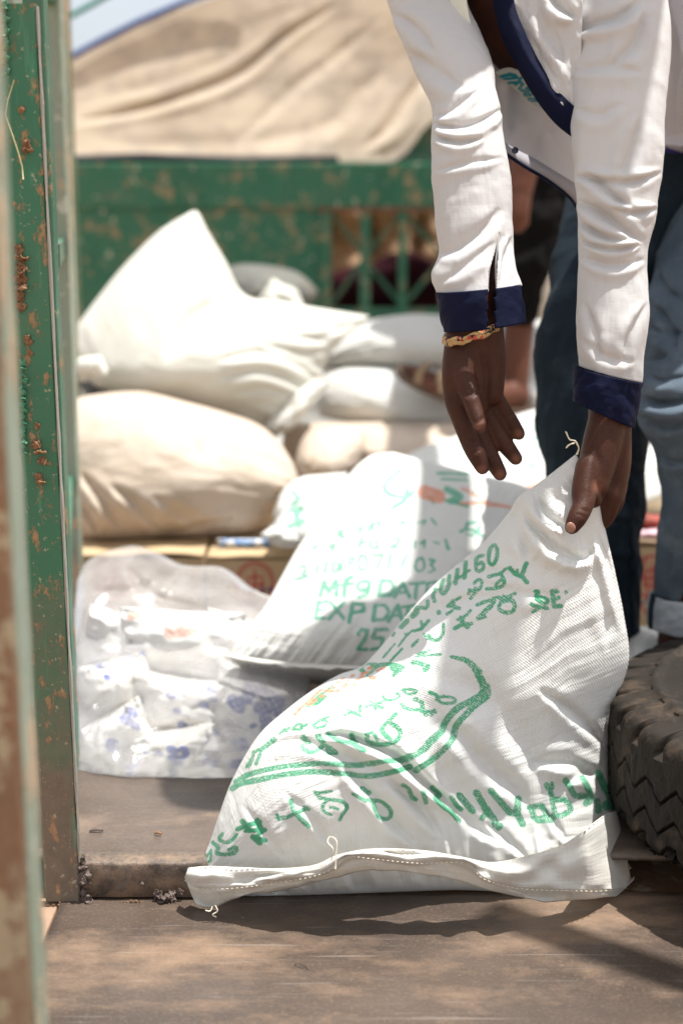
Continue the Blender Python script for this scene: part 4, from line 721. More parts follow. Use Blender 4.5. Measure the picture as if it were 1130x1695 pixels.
packet('packet', 'thin brown packet flat on the carton between the jeans legs', 1074, 898, 56, 14, 2.62, m_brn, .05, None, .03, floor=.18, seed=4)
# ------------------------------------------------------------------ clear plastic bag and the packets inside
m_pkt = fabric('blue_printed_plastic', (.80, .79, .76), (.77, .75, .70), weave=60, wb=.0, ink=True, inkcol=(.10, .14, .42), fade=.92, speck=.3, rough=.35, dirt=.08)
m_pkt2 = fabric('white_plastic_red', (.82, .81, .79), None, weave=60, wb=0, ink=True, inkcol=(.75, .28, .16), fade=.6, speck=.3, rough=.35, dirt=.05)
def blots(pts, w_=13): return [(0, 0, 1, [([(x, y), (x + 6, y + 3)], 1.25 * w_ * (1 if i % 2 else .75)) for i, (x, y) in enumerate(pts)])]
PG = 'printed packets in the clear bag'
packet('packet', 'packet with a cluster of blue print at the lower left of the clear bag', 190, 1235, 150, 110, 1.985, m_pkt, -.5, PG, .066, seed=1, ink=blots([(148, 1262), (165, 1245), (180, 1230), (172, 1258), (192, 1243), (205, 1190), (185, 1228), (140, 1275), (222, 1200), (215, 1178)]))
packet('packet', 'packet with blue print lying lowest in the middle of the clear bag', 275, 1250, 170, 86, 1.96, m_pkt, -.12, PG, .066, seed=2, ink=blots([(245, 1258), (262, 1252), (282, 1240), (292, 1256), (302, 1240), (258, 1270), (340, 1245), (350, 1230), (240, 1250)]))
packet('packet', 'packet with dense blue blotches at the right of the clear bag', 420, 1180, 160, 130, 2.03, m_pkt, .35, PG, .066, seed=3, ink=blots([(392, 1170), (412, 1140), (425, 1135), (440, 1150), (452, 1175), (430, 1172), (405, 1155), (385, 1160), (436, 1190), (455, 1160), (420, 1205)], 17))
packet('packet', 'shaded packet at the lower right of the clear bag against the printed sack', 395, 1250, 180, 90, 1.99, m_pkt, .1, PG, .066, seed=4, ink=blots([(340, 1235), (380, 1245), (450, 1240), (430, 1260), (352, 1260)], 13))
packet('packet', 'plump packet with sparse blue marks in the centre of the clear bag', 300, 1175, 190, 110, 2.03, m_pkt, .15, PG, .066, seed=5, ink=blots([(228, 1160), (280, 1150), (290, 1175), (300, 1200), (330, 1205), (345, 1140), (350, 1155), (335, 1165), (362, 1172), (212, 1150)], 9))
packet('packet', 'packet on the left side of the clear bag, above the lower packets', 195, 1150, 130, 120, 2.05, m_pkt, -.25, PG, .066, seed=6, ink=blots([(210, 1085), (235, 1078), (245, 1070), (160, 1100), (175, 1120), (262, 1070)], 9))
packet('packet', 'white packet with an orange-red spot near the top of the clear bag', 300, 1075, 210, 130, 2.10, m_pkt2, .05, PG, .066, seed=7, ink=[(0, 0, 1, [([(283, 1046), (315, 1040)], 24), ([(215, 1020), (230, 1018)], 12)])])
packet('packet', 'plain white packet in the upper right of the clear bag', 400, 1080, 150, 110, 2.12, m_pkt2, .3, PG, .066, seed=8, ink=[(0, 0, 1, [([(1, 1), (2, 2)], 1)])])
packet('packet', 'rounded white packet highest on the left inside the clear bag', 205, 1075, 150, 110, 2.14, m_pkt2, .3, PG, .066, seed=9, ink=[(0, 0, 1, [([(1, 1), (2, 2)], 1)])])
m_clear, n, b = M('clear_polythene'); nn = n.nodes
ob = coords(n); gl = nn.new('ShaderNodeBsdfGlossy'); gl.inputs['Roughness'].default_value = .15; gl.inputs[0].default_value = (.9, .9, .9, 1)
tp = nn.new('ShaderNodeBsdfTransparent'); tp.inputs[0].default_value = (.97, .97, .97, 1); df = nn.new('ShaderNodeBsdfTranslucent'); df.inputs[0].default_value = (.9, .88, .88, 1)
d2 = nn.new('ShaderNodeBsdfDiffuse'); d2.inputs[0].default_value = (.97, .94, .92, 1); md = nn.new('ShaderNodeMixShader'); n.links.new(df.outputs[0], md.inputs[1]); n.links.new(d2.outputs[0], md.inputs[2])
m1 = nn.new('ShaderNodeMixShader'); n.links.new(ramp(n, noise(n, 13, 5, ob), .35, .75, (.18, .18, .18, 1), (.42, .42, .42, 1)), m1.inputs[0]); n.links.new(tp.outputs[0], m1.inputs[1]); n.links.new(md.outputs[0], m1.inputs[2])
fr = nn.new('ShaderNodeFresnel'); fr.inputs[0].default_value = 1.33; m2 = nn.new('ShaderNodeMixShader'); n.links.new(fr.outputs[0], m2.inputs[0]); n.links.new(m1.outputs[0], m2.inputs[1]); n.links.new(gl.outputs[0], m2.inputs[2])
bp = nn.new('ShaderNodeBump'); bp.inputs['Strength'].default_value = .35; bp.inputs['Distance'].default_value = .004; n.links.new(noise(n, 16, 3, ob), bp.inputs['Height'])
for x in (gl, fr, d2): n.links.new(bp.outputs[0], x.inputs['Normal'])
n.links.new(m2.outputs[0], nn['Material Output'].inputs[0]); nn.remove(b)
pillow('plastic_bag', 'big clear plastic bag bulging with blue-printed packets on the bed floor', [(128, 960, 2.34), (150, 925, 2.38), (215, 903, 2.40), (260, 915, 2.40), (305, 935, 2.38), (370, 940, 2.36), (420, 975, 2.32), (470, 1000, 2.28), (520, 1060, 2.2)],
    [(520, 1060, 2.2), (515, 1130, 2.1), (508, 1200, 2.0), (500, 1280, 1.92)], [(95, 1284, 1.92), (200, 1291, 1.90), (330, 1291, 1.89), (420, 1290, 1.895), (500, 1280, 1.92)], [(128, 960, 2.34), (120, 1050, 2.24), (108, 1150, 2.1), (95, 1284, 1.92)],
    m_clear, hF=.085, hB=.12, pw=(.9, .5, .42, .5), n=(150, 130), puck=(.012, 0, .01, 0), nz=(.009, 5, 5), seed=121, cat='plastic bag', pf=10, cs=[(c((130, 1200), (180, 1150), (230, 1130), (300, 1120)), 8, .012), (c((135, 1100), (200, 1070), (280, 1060)), 8, .010), (c((220, 1240), (280, 1210), (350, 1200), (420, 1215)), 8, .012), (c((200, 930), (260, 990), (350, 1010)), 10, .015), (c((150, 980), (230, 975), (300, 940)), 8, .015), (c((300, 1280), (350, 1250), (420, 1240)), 8, .01)])
# ------------------------------------------------------------------ tyre lying flat
m_rub, n, b = M('dusty_rubber'); ob = coords(n)
base = mix(n, ramp(n, noise(n, 5, 6, ob), .3, .7), (.013, .0105, .008), (.030, .023, .017)); base = mix(n, mth(n, 'MULTIPLY', ramp(n, noise(n, 22, 6, ob, .7), .52, .8), .6), base, (.15, .10, .065))
n.links.new(base, b.inputs['Base Color']); b.inputs['Roughness'].default_value = .72; bump(n, b, noise(n, 90, 6, ob, .7), .18, .0015); bump(n, b, noise(n, 300, 3, ob), .3, .0008); b.inputs['Specular IOR Level'].default_value = .22
TX, TY, TR, TH = .706, 1.732, .366, .185
nu, nv = 1500, 400
prof = [(-.150, .026), (-.148, .012), (-.130, .004), (-.09, .001), (-.05, .004), (-.020, .010), (-.008, .020), (-.001, .034), (.0, .06), (.0, .08), (.0, .106), (.0, .135), (.0, .160), (-.001, .174), (-.006, .185), (-.016, .191), (-.036, .195), (-.050, .198), (-.058, .2035), (-.064, .2035), (-.070, .200), (-.085, .202), (-.112, .2055), (-.116, .2015), (-.14, .198), (-.150, .186)]
pr = cr([(a, b_, 0) for a, b_ in prof], 4000); wt = np.cumsum(np.where(pr[:, 0] > -.02, 4.0, 1.0)); pr = pr[np.searchsorted(wt, np.linspace(wt[0], wt[-1], nv))]; th = np.r_[np.linspace(R(150), R(290), 1050, endpoint=False), np.linspace(R(290), R(510), 450, endpoint=False)]
TT, K = np.meshgrid(th, np.arange(nv)); rr = TR + pr[K, 0]; zz = pr[K, 1]
tread = np.clip((pr[K, 0] + .035) / .02, 0, 1)
s = TT * TR
def tri(x): return np.abs((x % 1) - .5) * 2
def groove(d, w_): return 1 - np.clip((np.abs(d) - w_) / .0011, 0, 1)
gd = np.zeros(s.shape); per = 2 * np.pi * TR / 40
for zc in (.026, .066, .112):
    dz = (tri(s / per + .13 * np.sin(zc * 90)) - .5) * .030 + .002 * vn(s * 40, zz * 0, 4)
    gd = np.maximum(gd, groove(zz - zc - dz, .0022))
ph = (s / per) % 1
for k, (za, zb, sl_) in enumerate(()):
    lat = groove(((s / per + .5 * (k % 2) + (zz - za) * sl_ * 30 * .2) % 1 - .5) * per, .0016) * ((zz > za - .008) & (zz < zb + .010)); gd = np.maximum(gd, .6 * lat)
sh = groove(((s / per + .05 * np.sin(s * 30)) % 1 - .5) * per, .0075) * np.clip((zz - .158) / .008, 0, 1) * np.clip((.200 - zz) / .008, 0, 1)
sb = groove(((s / per + .5) % 1 - .5) * per, .0075) * np.clip((.044 - zz) / .008, 0, 1) * np.clip((zz - .012) / .008, 0, 1)
gd = np.maximum(gd, np.maximum(sh * 1.5, sb * 1.5))
rr = rr - .011 * gd * np.clip(tread + (zz > .15) + (zz < .06), 0, 1) + .0012 * fbm(TT * 40, zz * 60, 6, 3) + .0015 * fbm(TT * 9, zz * 14, 16, 2)
v = np.stack([TX + rr * np.cos(TT), TY + rr * np.sin(TT), zz * .835 + .0485], -1).reshape(-1, 3)
o = mesh('tyre', v, gridf(nu, nv, True)[:, ::-1].tolist(), m_rub); s_ = o.modifiers.new('thickness', 'SOLIDIFY'); s_.thickness = .012; s_.offset = -1
tag(o, 'worn dusty truck tyre lying flat beside the upright sack', 'tyre')
# ------------------------------------------------------------------ people
def skin_mat(name, c1, c2, pale):
    m, n, b = M(name); ob = coords(n)
    base = mix(n, ramp(n, noise(n, 30, 5, ob), .3, .7), c1, c2); base = mix(n, mth(n, 'MULTIPLY', ramp(n, attr(n, 'pale'), 0, 1), 1.0), base, pale)
    n.links.new(base, b.inputs['Base Color']); b.inputs['Roughness'].default_value = .50; b.inputs['Specular IOR Level'].default_value = .25
    vo = n.nodes.new('ShaderNodeTexVoronoi'); vo.feature = 'DISTANCE_TO_EDGE'; vo.inputs['Scale'].default_value = 420; n.links.new(ob, vo.inputs['Vector']); bump(n, b, ramp(n, vo.outputs[0], 0, .25), .35, .0006); bump(n, b, noise(n, 260, 4, ob, .7), .5, .0009); bump(n, b, noise(n, 1, 4, scaled(n, ob, (260, 260, 70))), .25, .0008); return m
m_skin = skin_mat('dark_brown_skin', (.042, .013, .0065), (.062, .020, .010), (.16, .065, .04))
m_skin2 = skin_mat('brown_skin', (.10, .036, .02), (.14, .05, .028), (.2, .1, .06))
def flesh(name, chains, mat, parent, voxel, sm=6, crs=(), pale=None, Yo=0):
    """one continuous surface from overlapping tapered limbs, fused by remeshing"""
    ico = {}
    for k in (3, 4):
        b0 = bmesh.new(); bmesh.ops.create_icosphere(b0, subdivisions=k, radius=1)
        ico[k] = (np.array([x.co[:] for x in b0.verts]), np.array([[x.index for x in q.verts] for q in b0.faces])); b0.free()
    VV, FF, nV = [], [], 0
    for ch in chains:
        pts = cr([(*P(p[0], p[1], p[2] + Yo), p[3]) for p in ch], 400)
        last = None
        for i, q_ in enumerate(pts):
            if last is not None and i < len(pts) - 1 and np.linalg.norm(q_[:3] - last) < .10 * q_[3]: continue
            last = q_[:3]; iv, if_ = ico[3 if q_[3] < .06 else 4]
            VV.append(iv * q_[3] + q_[:3]); FF.append(if_ + nV); nV += len(iv)
    VV = np.vstack(VV); FF = np.vstack(FF)
    me = bpy.data.meshes.new('tmp'); me.vertices.add(len(VV)); me.vertices.foreach_set('co', VV.ravel()); me.loops.add(FF.size); me.loops.foreach_set('vertex_index', FF.ravel().astype(np.int32))
    me.polygons.add(len(FF)); me.polygons.foreach_set('loop_start', np.arange(0, FF.size, 3, dtype=np.int32)); me.update(calc_edges=True)
    t = bpy.data.objects.new('tmp', me); COL.objects.link(t)
    r = t.modifiers.new('r', 'REMESH'); r.mode = 'VOXEL'; r.voxel_size = voxel
    s = t.modifiers.new('s', 'SMOOTH'); s.factor = .5; s.iterations = sm
    dg = bpy.context.evaluated_depsgraph_get(); ev = bpy.data.meshes.new_from_object(t.evaluated_get(dg))
    v = np.zeros(len(ev.vertices) * 3); ev.vertices.foreach_get('co', v); v = v.reshape(-1, 3); f = [list(p.vertices) for p in ev.polygons]
    nn_ = np.zeros(len(ev.vertices) * 3); ev.vertices.foreach_get('normal', nn_); nn_ = nn_.reshape(-1, 3)
    bpy.data.objects.remove(t); bpy.data.meshes.remove(me); bpy.data.meshes.remove(ev)
    px, py = Q(v); fr = np.clip(-nn_[:, 1] * 2, 0, 1)
    v = v + nn_ * (creases(px, py, crs) * fr)[:, None]
    pl = np.zeros(len(v))
    for (x, y, r_) in (pale or []): pl = np.maximum(pl, np.clip(1.4 - np.hypot(px - x, py - y) / r_, 0, 1) * fr)
    return mesh(name, v, f, mat, parent, attrs={'pale': pl})
def loft(name, rows, mat, parent, seg=120, n=150, df=.9, cs=(), nz=(.003, 3, 8), th=.0015, cut=None, lenuv=None, Yo=0, wr=None, attrs_fn=None):
    """cloth tube: rows of (leftx, lefty, rightx, righty, Y)"""
    r = cr([((a + c_) / 2, (b_ + d_) / 2, Y, (c_ - a) / 2, (d_ - b_) / 2) for a, b_, c_, d_, Y in rows], n)
    A0 = P(r[:, 0] - r[:, 3], r[:, 1] - r[:, 4], r[:, 2] + Yo); A1 = P(r[:, 0] + r[:, 3], r[:, 1] + r[:, 4], r[:, 2] + Yo); c0 = (A0 + A1) / 2; hv = (A1 - A0) / 2
    hl = np.linalg.norm(hv, axis=1); dv = np.zeros_like(hv); dv[:, 1] = -hl * df
    a = np.linspace(0, 2 * np.pi, seg, endpoint=False)
    co, si = np.cos(a)[None, :, None], np.sin(a)[None, :, None]
    v = c0[:, None] + hv[:, None] * co + dv[:, None] * si
    nrm = hv[:, None] / hl[:, None, None] * co + dv[:, None] / (hl[:, None, None] * df) * si
    px, py = Q(v); front = np.clip(np.sin(a) * 2.5 + .2, 0, 1)[None, :]
    L = np.r_[0, np.cumsum(np.linalg.norm(np.diff(c0, axis=0), axis=1))]
    U, V = np.meshgrid(a / 6.2832, L); s1 = len(name) + int(rows[0][0])
    d = nz[0] * (fbm(np.cos(a)[None] * nz[1] + 3, V / max(L[-1], .01) * nz[2] + np.sin(a)[None] * nz[1] * .7, s1, 4)) + creases(px, py, cs) * front
    if wr: d = d + wr[0] * fbm(np.cos(a)[None] * .9, V / L[-1] * wr[1] + .5 * np.sin(a)[None], s1 + 3, 3) * (wr[2](V / L[-1]) if len(wr) > 2 else 1)
    v = (v + nrm * d[..., None]).reshape(-1, 3); f = gridf(seg, n, True)
    if cut is not None:
        fx, fy = px.ravel()[f].mean(1), py.ravel()[f].mean(1); ff = np.tile(np.sin(a), n)[f].mean(1) > -.1
        f = f[~(cut(fx, fy) & ff)]
    W = float(hl.mean()) * 2 * np.pi
    return mesh(name, v, f, mat, parent, uv=np.stack([U.ravel() * W, V.ravel()], -1), solid=th, attrs=attrs_fn(px.ravel(), py.ravel()) if attrs_fn else None)
def inpoly(poly):
    p = np.asarray(poly, float)
    def fn(x, y):
        r = np.zeros(x.shape, bool); j = len(p) - 1
        for i in range(len(p)):
            c1 = (p[i, 1] > y) != (p[j, 1] > y); r ^= c1 & (x < (p[j, 0] - p[i, 0]) * (y - p[i, 1]) / (p[j, 1] - p[i, 1] + 1e-9) + p[i, 0]); j = i
        return r
    return fn
man = empty('person', tuple(P(1010, 1190, 2.12)), 'man in white shirt with navy cuffs, bending down to grip the sack corner', 'person')
body = flesh('body', [
    # torso, neck, head
    [(1215, 290, 2.32, .08), (1220, 120, 2.26, .07), (1110, -90, 2.12, .07), (935, -110, 1.99, .09)], [(935, -100, 1.99, .09), (872, -40, 1.995, .085), (850, 30, 1.98, .058), (860, 88, 1.975, .033)], [(905, -80, 1.98, .09), (830, -190, 1.94, .06), (800, -260, 1.93, .06)],
    [(815, -255, 1.93, .085), (790, -300, 1.90, .095), (765, -330, 1.88, .075)], [(742, -280, 1.84, .018), (735, -295, 1.835, .012)],
    # arms
    [(905, -110, 1.98, .085), (706, -90, 1.95, .045), (712, 30, 1.93, .038), (768, 180, 1.86, .026), (781, 300, 1.80, .027), (786, 430, 1.765, .026), (783, 540, 1.737, .0250)],
    [(950, -120, 1.98, .075), (1012, -90, 1.95, .045), (1024, 60, 1.88, .040), (1022, 300, 1.81, .027), (1016, 420, 1.785, .025), (1008, 600, 1.748, .025), (1005, 690, 1.738, .0235)],
    # open hand: three rays of the palm, four fingers, thumb
    [(761, 545, 1.737, .0165), (756, 610, 1.73, .0185), (757, 660, 1.727, .0165), (770, 705, 1.722, .0135)], [(782, 545, 1.735, .023), (782, 620, 1.735, .021), (786, 690, 1.73, .0155)], [(806, 545, 1.735, .0195), (812, 600, 1.735, .018), (812, 650, 1.732, .0155)],
    [(766, 695, 1.722, .0138), (777, 728, 1.716, .0122), (786, 748, 1.708, .0118), (798, 774, 1.703, .0088)],
    [(786, 700, 1.732, .0128), (802, 738, 1.728, .0112), (812, 758, 1.724, .0112), (827, 784, 1.720, .0088)],
    [(800, 680, 1.738, .0122), (822, 715, 1.738, .0108), (834, 734, 1.737, .0108), (853, 759, 1.735, .0085)],
    [(815, 655, 1.742, .0122), (835, 685, 1.745, .0105), (844, 698, 1.745, .0102), (858, 718, 1.744, .0082)],
    [(762, 585, 1.728, .0165), (768, 625, 1.716, .0145), (778, 658, 1.702, .0112), (786, 682, 1.692, .0098), (793, 703, 1.684, .0082)],
    # gripping hand
    [(1006, 690, 1.735, .0235), (992, 750, 1.725, .0235), (980, 800, 1.715, .020), (977, 820, 1.712, .016)], [(1016, 700, 1.742, .021), (1013, 770, 1.745, .0225), (1006, 820, 1.74, .019)],
    [(975, 775, 1.712, .0175), (966, 812, 1.695, .0152), (964, 836, 1.682, .0128), (955, 856, 1.672, .0120), (946, 872, 1.667, .0092)],
    [(1004, 815, 1.735, .0165), (1005, 840, 1.738, .0135), (997, 860, 1.745, .0118), (984, 862, 1.755, .010)],
    [(1016, 800, 1.755, .0155), (1015, 830, 1.762, .013), (1003, 848, 1.772, .0115), (988, 846, 1.782, .010)], [(1020, 785, 1.772, .0145), (1020, 812, 1.780, .0125), (1008, 830, 1.79, .011), (990, 828, 1.796, .0095)], [(1022, 768, 1.785, .0135), (1022, 792, 1.795, .0115), (1010, 808, 1.803, .010), (996, 808, 1.808, .009)],
    # legs and feet
    [(1210, 320, 2.34, .075), (1190, 480, 2.15, .05), (1158, 690, 2.02, .040), (1148, 850, 2.06, .034), (1122, 1040, 2.13, .030), (1118, 1120, 2.15, .034)], [(1118, 1150, 2.16, .034), (1118, 1175, 2.09, .030), (1116, 1205, 2.0, .022)],
    [(1120, 300, 2.38, .06), (1000, 440, 2.25, .05), (978, 680, 2.15, .044), (992, 850, 2.17, .036), (1006, 1060, 2.21, .030), (1006, 1120, 2.22, .034)], [(1006, 1130, 2.23, .034), (1004, 1160, 2.16, .030), (1000, 1195, 2.06, .022)],
    ], m_skin, man, .0024, 5,
    crs=[(c((777, 728), (790, 724)), 3, .0012, .5), (c((780, 752), (795, 744)), 3, .0012, .5), (c((803, 742), (815, 732)), 3, .0012, .5), (c((813, 762), (826, 754)), 3, .001, .5), (c((822, 722), (834, 710)), 3, .001, .5), (c((837, 742), (848, 732)), 3, .001, .5), (c((838, 694), (850, 684)), 3, .001, .5),
         (c((752, 640), (775, 655), (800, 640)), 4, .0016, .5), (c((790, 570), (806, 620), (802, 670)), 5, .0018, .5), (c((765, 690), (790, 700), (818, 668)), 3, .0012, .5), (c((988, 740), (985, 790), (975, 830)), 7, .002, .6), (c((985, 790), (1000, 830), (1002, 858)), 6, .0025, .5), (c((957, 842), (975, 848)), 3, .001, .5), (c((952, 850), (970, 856)), 3, .0009, .5)],
    pale=[(793, 706, 9), (797, 778, 8), (827, 786, 8), (853, 760, 8), (858, 719, 8), (990, 805, 11)])
m_nail = plain('nail', (.30, .15, .11), .3, 60, .1, 0)
def nail(px, py, Y, rx, ry, ang=0):
    bm = bmesh.new(); bmesh.ops.create_icosphere(bm, subdivisions=3, radius=1); v = np.array([x.co[:] for x in bm.verts]); f = [[x.index for x in q.verts] for q in bm.faces]; bm.free()
    v = v * (rx, .0022, ry); c_, s = math.cos(ang), math.sin(ang); v = np.stack([v[:, 0] * c_ - v[:, 2] * s, v[:, 1] + 8 * v[:, 0] ** 2, v[:, 0] * s + v[:, 2] * c_], -1)
    mesh('nail', v + P(px, py, Y), f, m_nail, body)
nail(944, 873, 1.6585, .0055, .0065, .5)
# hair and face details (above the frame)
m_hair = plain('black_hair', (.01, .008, .007), .9, 200, .5, .8)
bm = bmesh.new(); bmesh.ops.create_icosphere(bm, subdivisions=4, radius=1); v = np.array([x.co[:] for x in bm.verts]); f = [[x.index for x in q.verts] for q in bm.faces if q.calc_center_median().z > -.1]; bm.free()
mesh('hair', v * (.105, .11, .10) * (1 + .03 * vn(v[:, 0] * 14, v[:, 2] * 14, 3))[:, None] + P(795, -312, 1.915), f, m_hair, man)
# shirt
m_shirt = fabric('white_voile', (.74, .73, .72), (.70, .69, .69), weave=520, wb=.22, rough=.75, dirt=.04, trans=.28)
m_navy = fabric('navy_cotton', (.0035, .0055, .024), (.005, .0075, .030), weave=520, wb=.3, spec=.1, rough=.65, dirt=0, trans=0)
shirt = empty('shirt', tuple(P(900, 100, 1.9)), None, None); shirt.parent = man; shirt.location = Vector(P(900, 100, 1.9)) - man.location
bpy.context.view_layer.update()
sl1 = [(618, -120, 740, -120, 1.97), (642, 0, 770, 0, 1.93), (663, 60, 790, 50, 1.90), (690, 120, 812, 100, 1.87), (714, 175, 824, 165, 1.84), (716, 240, 832, 232, 1.81), (718, 310, 842, 300, 1.795), (723, 375, 846, 368, 1.78), (727, 420, 848, 410, 1.77), (716, 455, 852, 440, 1.76), (722, 484, 862, 472, 1.752)]
cut1 = inpoly([(824, 385), (808, 450), (806, 500), (822, 500), (820, 445)])
cs1 = [(c((716, 205), (760, 212), (800, 200), (830, 180)), 7, .007), (c((718, 225), (760, 235), (800, 228)), 6, .006), (c((720, 285), (770, 270), (830, 262)), 6, .003), (c((722, 425), (760, 410), (800, 380), (828, 345)), 10, .006), (c((725, 470), (770, 440), (815, 400)), 8, .004), (c((665, 80), (710, 110), (770, 150)), 12, .005), (c((650, 20), (690, 50), (720, 90)), 9, .005), (c((718, 195), (745, 185), (790, 150)), 6, .005), (c((845, 390), (835, 430), (830, 470)), 6, .004)]
loft('sleeve', sl1, m_shirt, shirt, 260, 420, .85, cs1, (.0014, 2.0, 6), .0012, cut1, wr=(.0011, 18))
for e_ in ([(825, 384, 1.742), (816, 418, 1.736), (808, 450, 1.728), (806, 482, 1.722)], [(825, 384, 1.742), (822, 415, 1.737), (820, 445, 1.731), (822, 482, 1.724)]):
    mb = MB(); mb.tube([P(*p) for p in cr(e_, 24)], .0014, 8); mb.build('slit_seam', m_shirt, shirt, True)
sl2 = [(930, -120, 1090, -120, 1.95), (940, 0, 1103, 0, 1.90), (944, 80, 1105, 80, 1.87), (945, 170, 1100, 170, 1.84), (947, 250, 1096, 255, 1.82), (952, 310, 1090, 315, 1.805), (960, 360, 1082, 365, 1.795), (959, 410, 1070, 415, 1.785), (959, 470, 1073, 475, 1.775), (955, 540, 1072, 545, 1.76), (958, 606, 1060, 632, 1.75)]
cs2 = [(c((950, 290), (985, 300), (1020, 330), (1050, 345)), 7, .009, 1), (c((952, 330), (990, 350), (1030, 380), (1065, 400)), 8, .009, 1), (c((960, 365), (1000, 392), (1050, 398)), 6, .008, 1), (c((962, 400), (1010, 412), (1060, 405)), 5, .006), (c((1095, 285), (1050, 300), (1000, 300), (965, 285)), 6, .006), (c((1088, 345), (1050, 352), (1010, 345)), 5, .006), (c((960, 425), (1010, 440), (1068, 430)), 7, .005), (c((1065, 20), (1050, 70), (1010, 110)), 10, .007), (c((945, 60), (980, 40), (1020, 30), (1060, 0)), 9, .010, 1), (c((1060, 190), (1045, 250), (1020, 300)), 10, .006),
       (c((962, 560), (1000, 590), (1050, 600)), 8, .004), (c((950, 180), (990, 190), (1030, 170)), 9, .004), (c((965, 500), (985, 560), (990, 600)), 7, .004), (c((1070, 500), (1040, 560), (1030, 610)), 7, .004), (c((948, 120), (1000, 110), (1060, 120)), 9, .004)]
loft('sleeve', sl2, m_shirt, shirt, 170, 300, .85, cs2, (.0016, 2.0, 6), .0012, wr=(.0014, 16))
cf1 = [(723, 484, 860, 470, 1.750), (728, 515, 864, 500, 1.746), (735, 549, 870, 532, 1.742)]
m1_ = inpoly([(806, 440), (806, 540), (818, 556), (819, 440)])
loft('cuff', cf1, m_navy, shirt, 110, 24, .85, [], (.0012, 3, 3), .0022, m1_, Yo=-.003)
cf2 = [(952, 607, 1061, 633, 1.748), (948, 640, 1054, 670, 1.745), (949, 664, 1047, 707, 1.742)]
loft('cuff', cf2, m_navy, shirt, 110, 30, .85, [(c((1040, 630), (1036, 670), (1028, 704)), 4, .0015)], (.0015, 3, 3), .0022, Yo=-.002)
# shirt body: inside of the hanging front, facing, navy placket, near front, side
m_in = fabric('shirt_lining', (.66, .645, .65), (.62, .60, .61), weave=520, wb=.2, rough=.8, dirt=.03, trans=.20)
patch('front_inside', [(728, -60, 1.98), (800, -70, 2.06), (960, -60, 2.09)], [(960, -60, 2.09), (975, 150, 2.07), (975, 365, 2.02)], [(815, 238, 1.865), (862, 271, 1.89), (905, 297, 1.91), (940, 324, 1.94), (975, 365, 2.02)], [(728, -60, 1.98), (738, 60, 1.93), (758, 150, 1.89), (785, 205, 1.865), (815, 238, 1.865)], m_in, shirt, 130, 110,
      [(c((840, 130), (835, 180), (838, 230)), 14, .010), (c((900, 220), (930, 270), (945, 320)), 12, .008), (c((770, 60), (790, 130), (820, 190)), 12, .008)], (.004, 3, 4), .0012)
fe = [(719, 0, 1.925), (730, 60, 1.90), (741, 110, 1.885), (757, 152, 1.865), (778, 188, 1.852), (800, 218, 1.845), (826, 246, 1.848), (862, 272, 1.868), (905, 298, 1.89), (940, 325, 1.92), (955, 345, 1.95)]
ft = [(755, 20, 1.95), (762, 80, 1.925), (770, 130, 1.90), (778, 165, 1.88), (795, 195, 1.872), (815, 220, 1.868), (845, 243, 1.872), (882, 262, 1.89), (920, 285, 1.905), (945, 300, 1.93), (962, 310, 1.96)]
fe_ = cr(fe, 120); ft_ = cr(ft, 120)
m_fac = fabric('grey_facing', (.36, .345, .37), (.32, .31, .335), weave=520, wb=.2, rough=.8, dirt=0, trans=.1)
k0 = 44
mesh('facing', np.vstack([P(*(fe_[k0:] + (0, 0, -.004)).T), P(*((fe_[k0:] + ft_[k0:]) / 2 + (0, 0, -.006)).T), P(*(ft_[k0:] + (0, 0, -.004)).T)]), gridf(120 - k0, 3), m_fac, shirt, uv=np.zeros((3 * (120 - k0), 2)) + np.random.rand(3 * (120 - k0), 1) * .01, solid=.0012)
bandL = cr([(719, -40, 1.92), (721, 30, 1.905), (727, 80, 1.89), (741, 120, 1.872), (752, 147, 1.862), (762, 160, 1.858)], 60); bandR = cr([(722, -50, 1.925), (742, 20, 1.90), (751, 70, 1.885), (757, 110, 1.872), (763, 145, 1.862), (768, 162, 1.858)], 60)
mesh('placket', np.vstack([P(*(bandL + (0, 0, -.012)).T), P(*((bandL + bandR) / 2 + (0, 0, -.016)).T), P(*(bandR + (0, 0, -.012)).T)]), gridf(60, 3), m_navy, shirt, uv=np.random.rand(180, 2) * .01, solid=.002)
mb = MB(); mb.tube([P(x, y, Y - .005) for x, y, Y in cr(fe, 60)], .0022, 8); mb.build('edge_piping', m_navy, shirt, True)
m_btn = plain('dark_button', (.02, .02, .05), .3, 10, .1, 0)
for (x, y, Y) in ((748, 142, 1.842), (852, 249, 1.848)):
    mb = MB(); mb.tube([P(x, y, Y), P(x, y, Y - .0025)], .0042, 16); mb.build('button', m_btn, shirt, True)
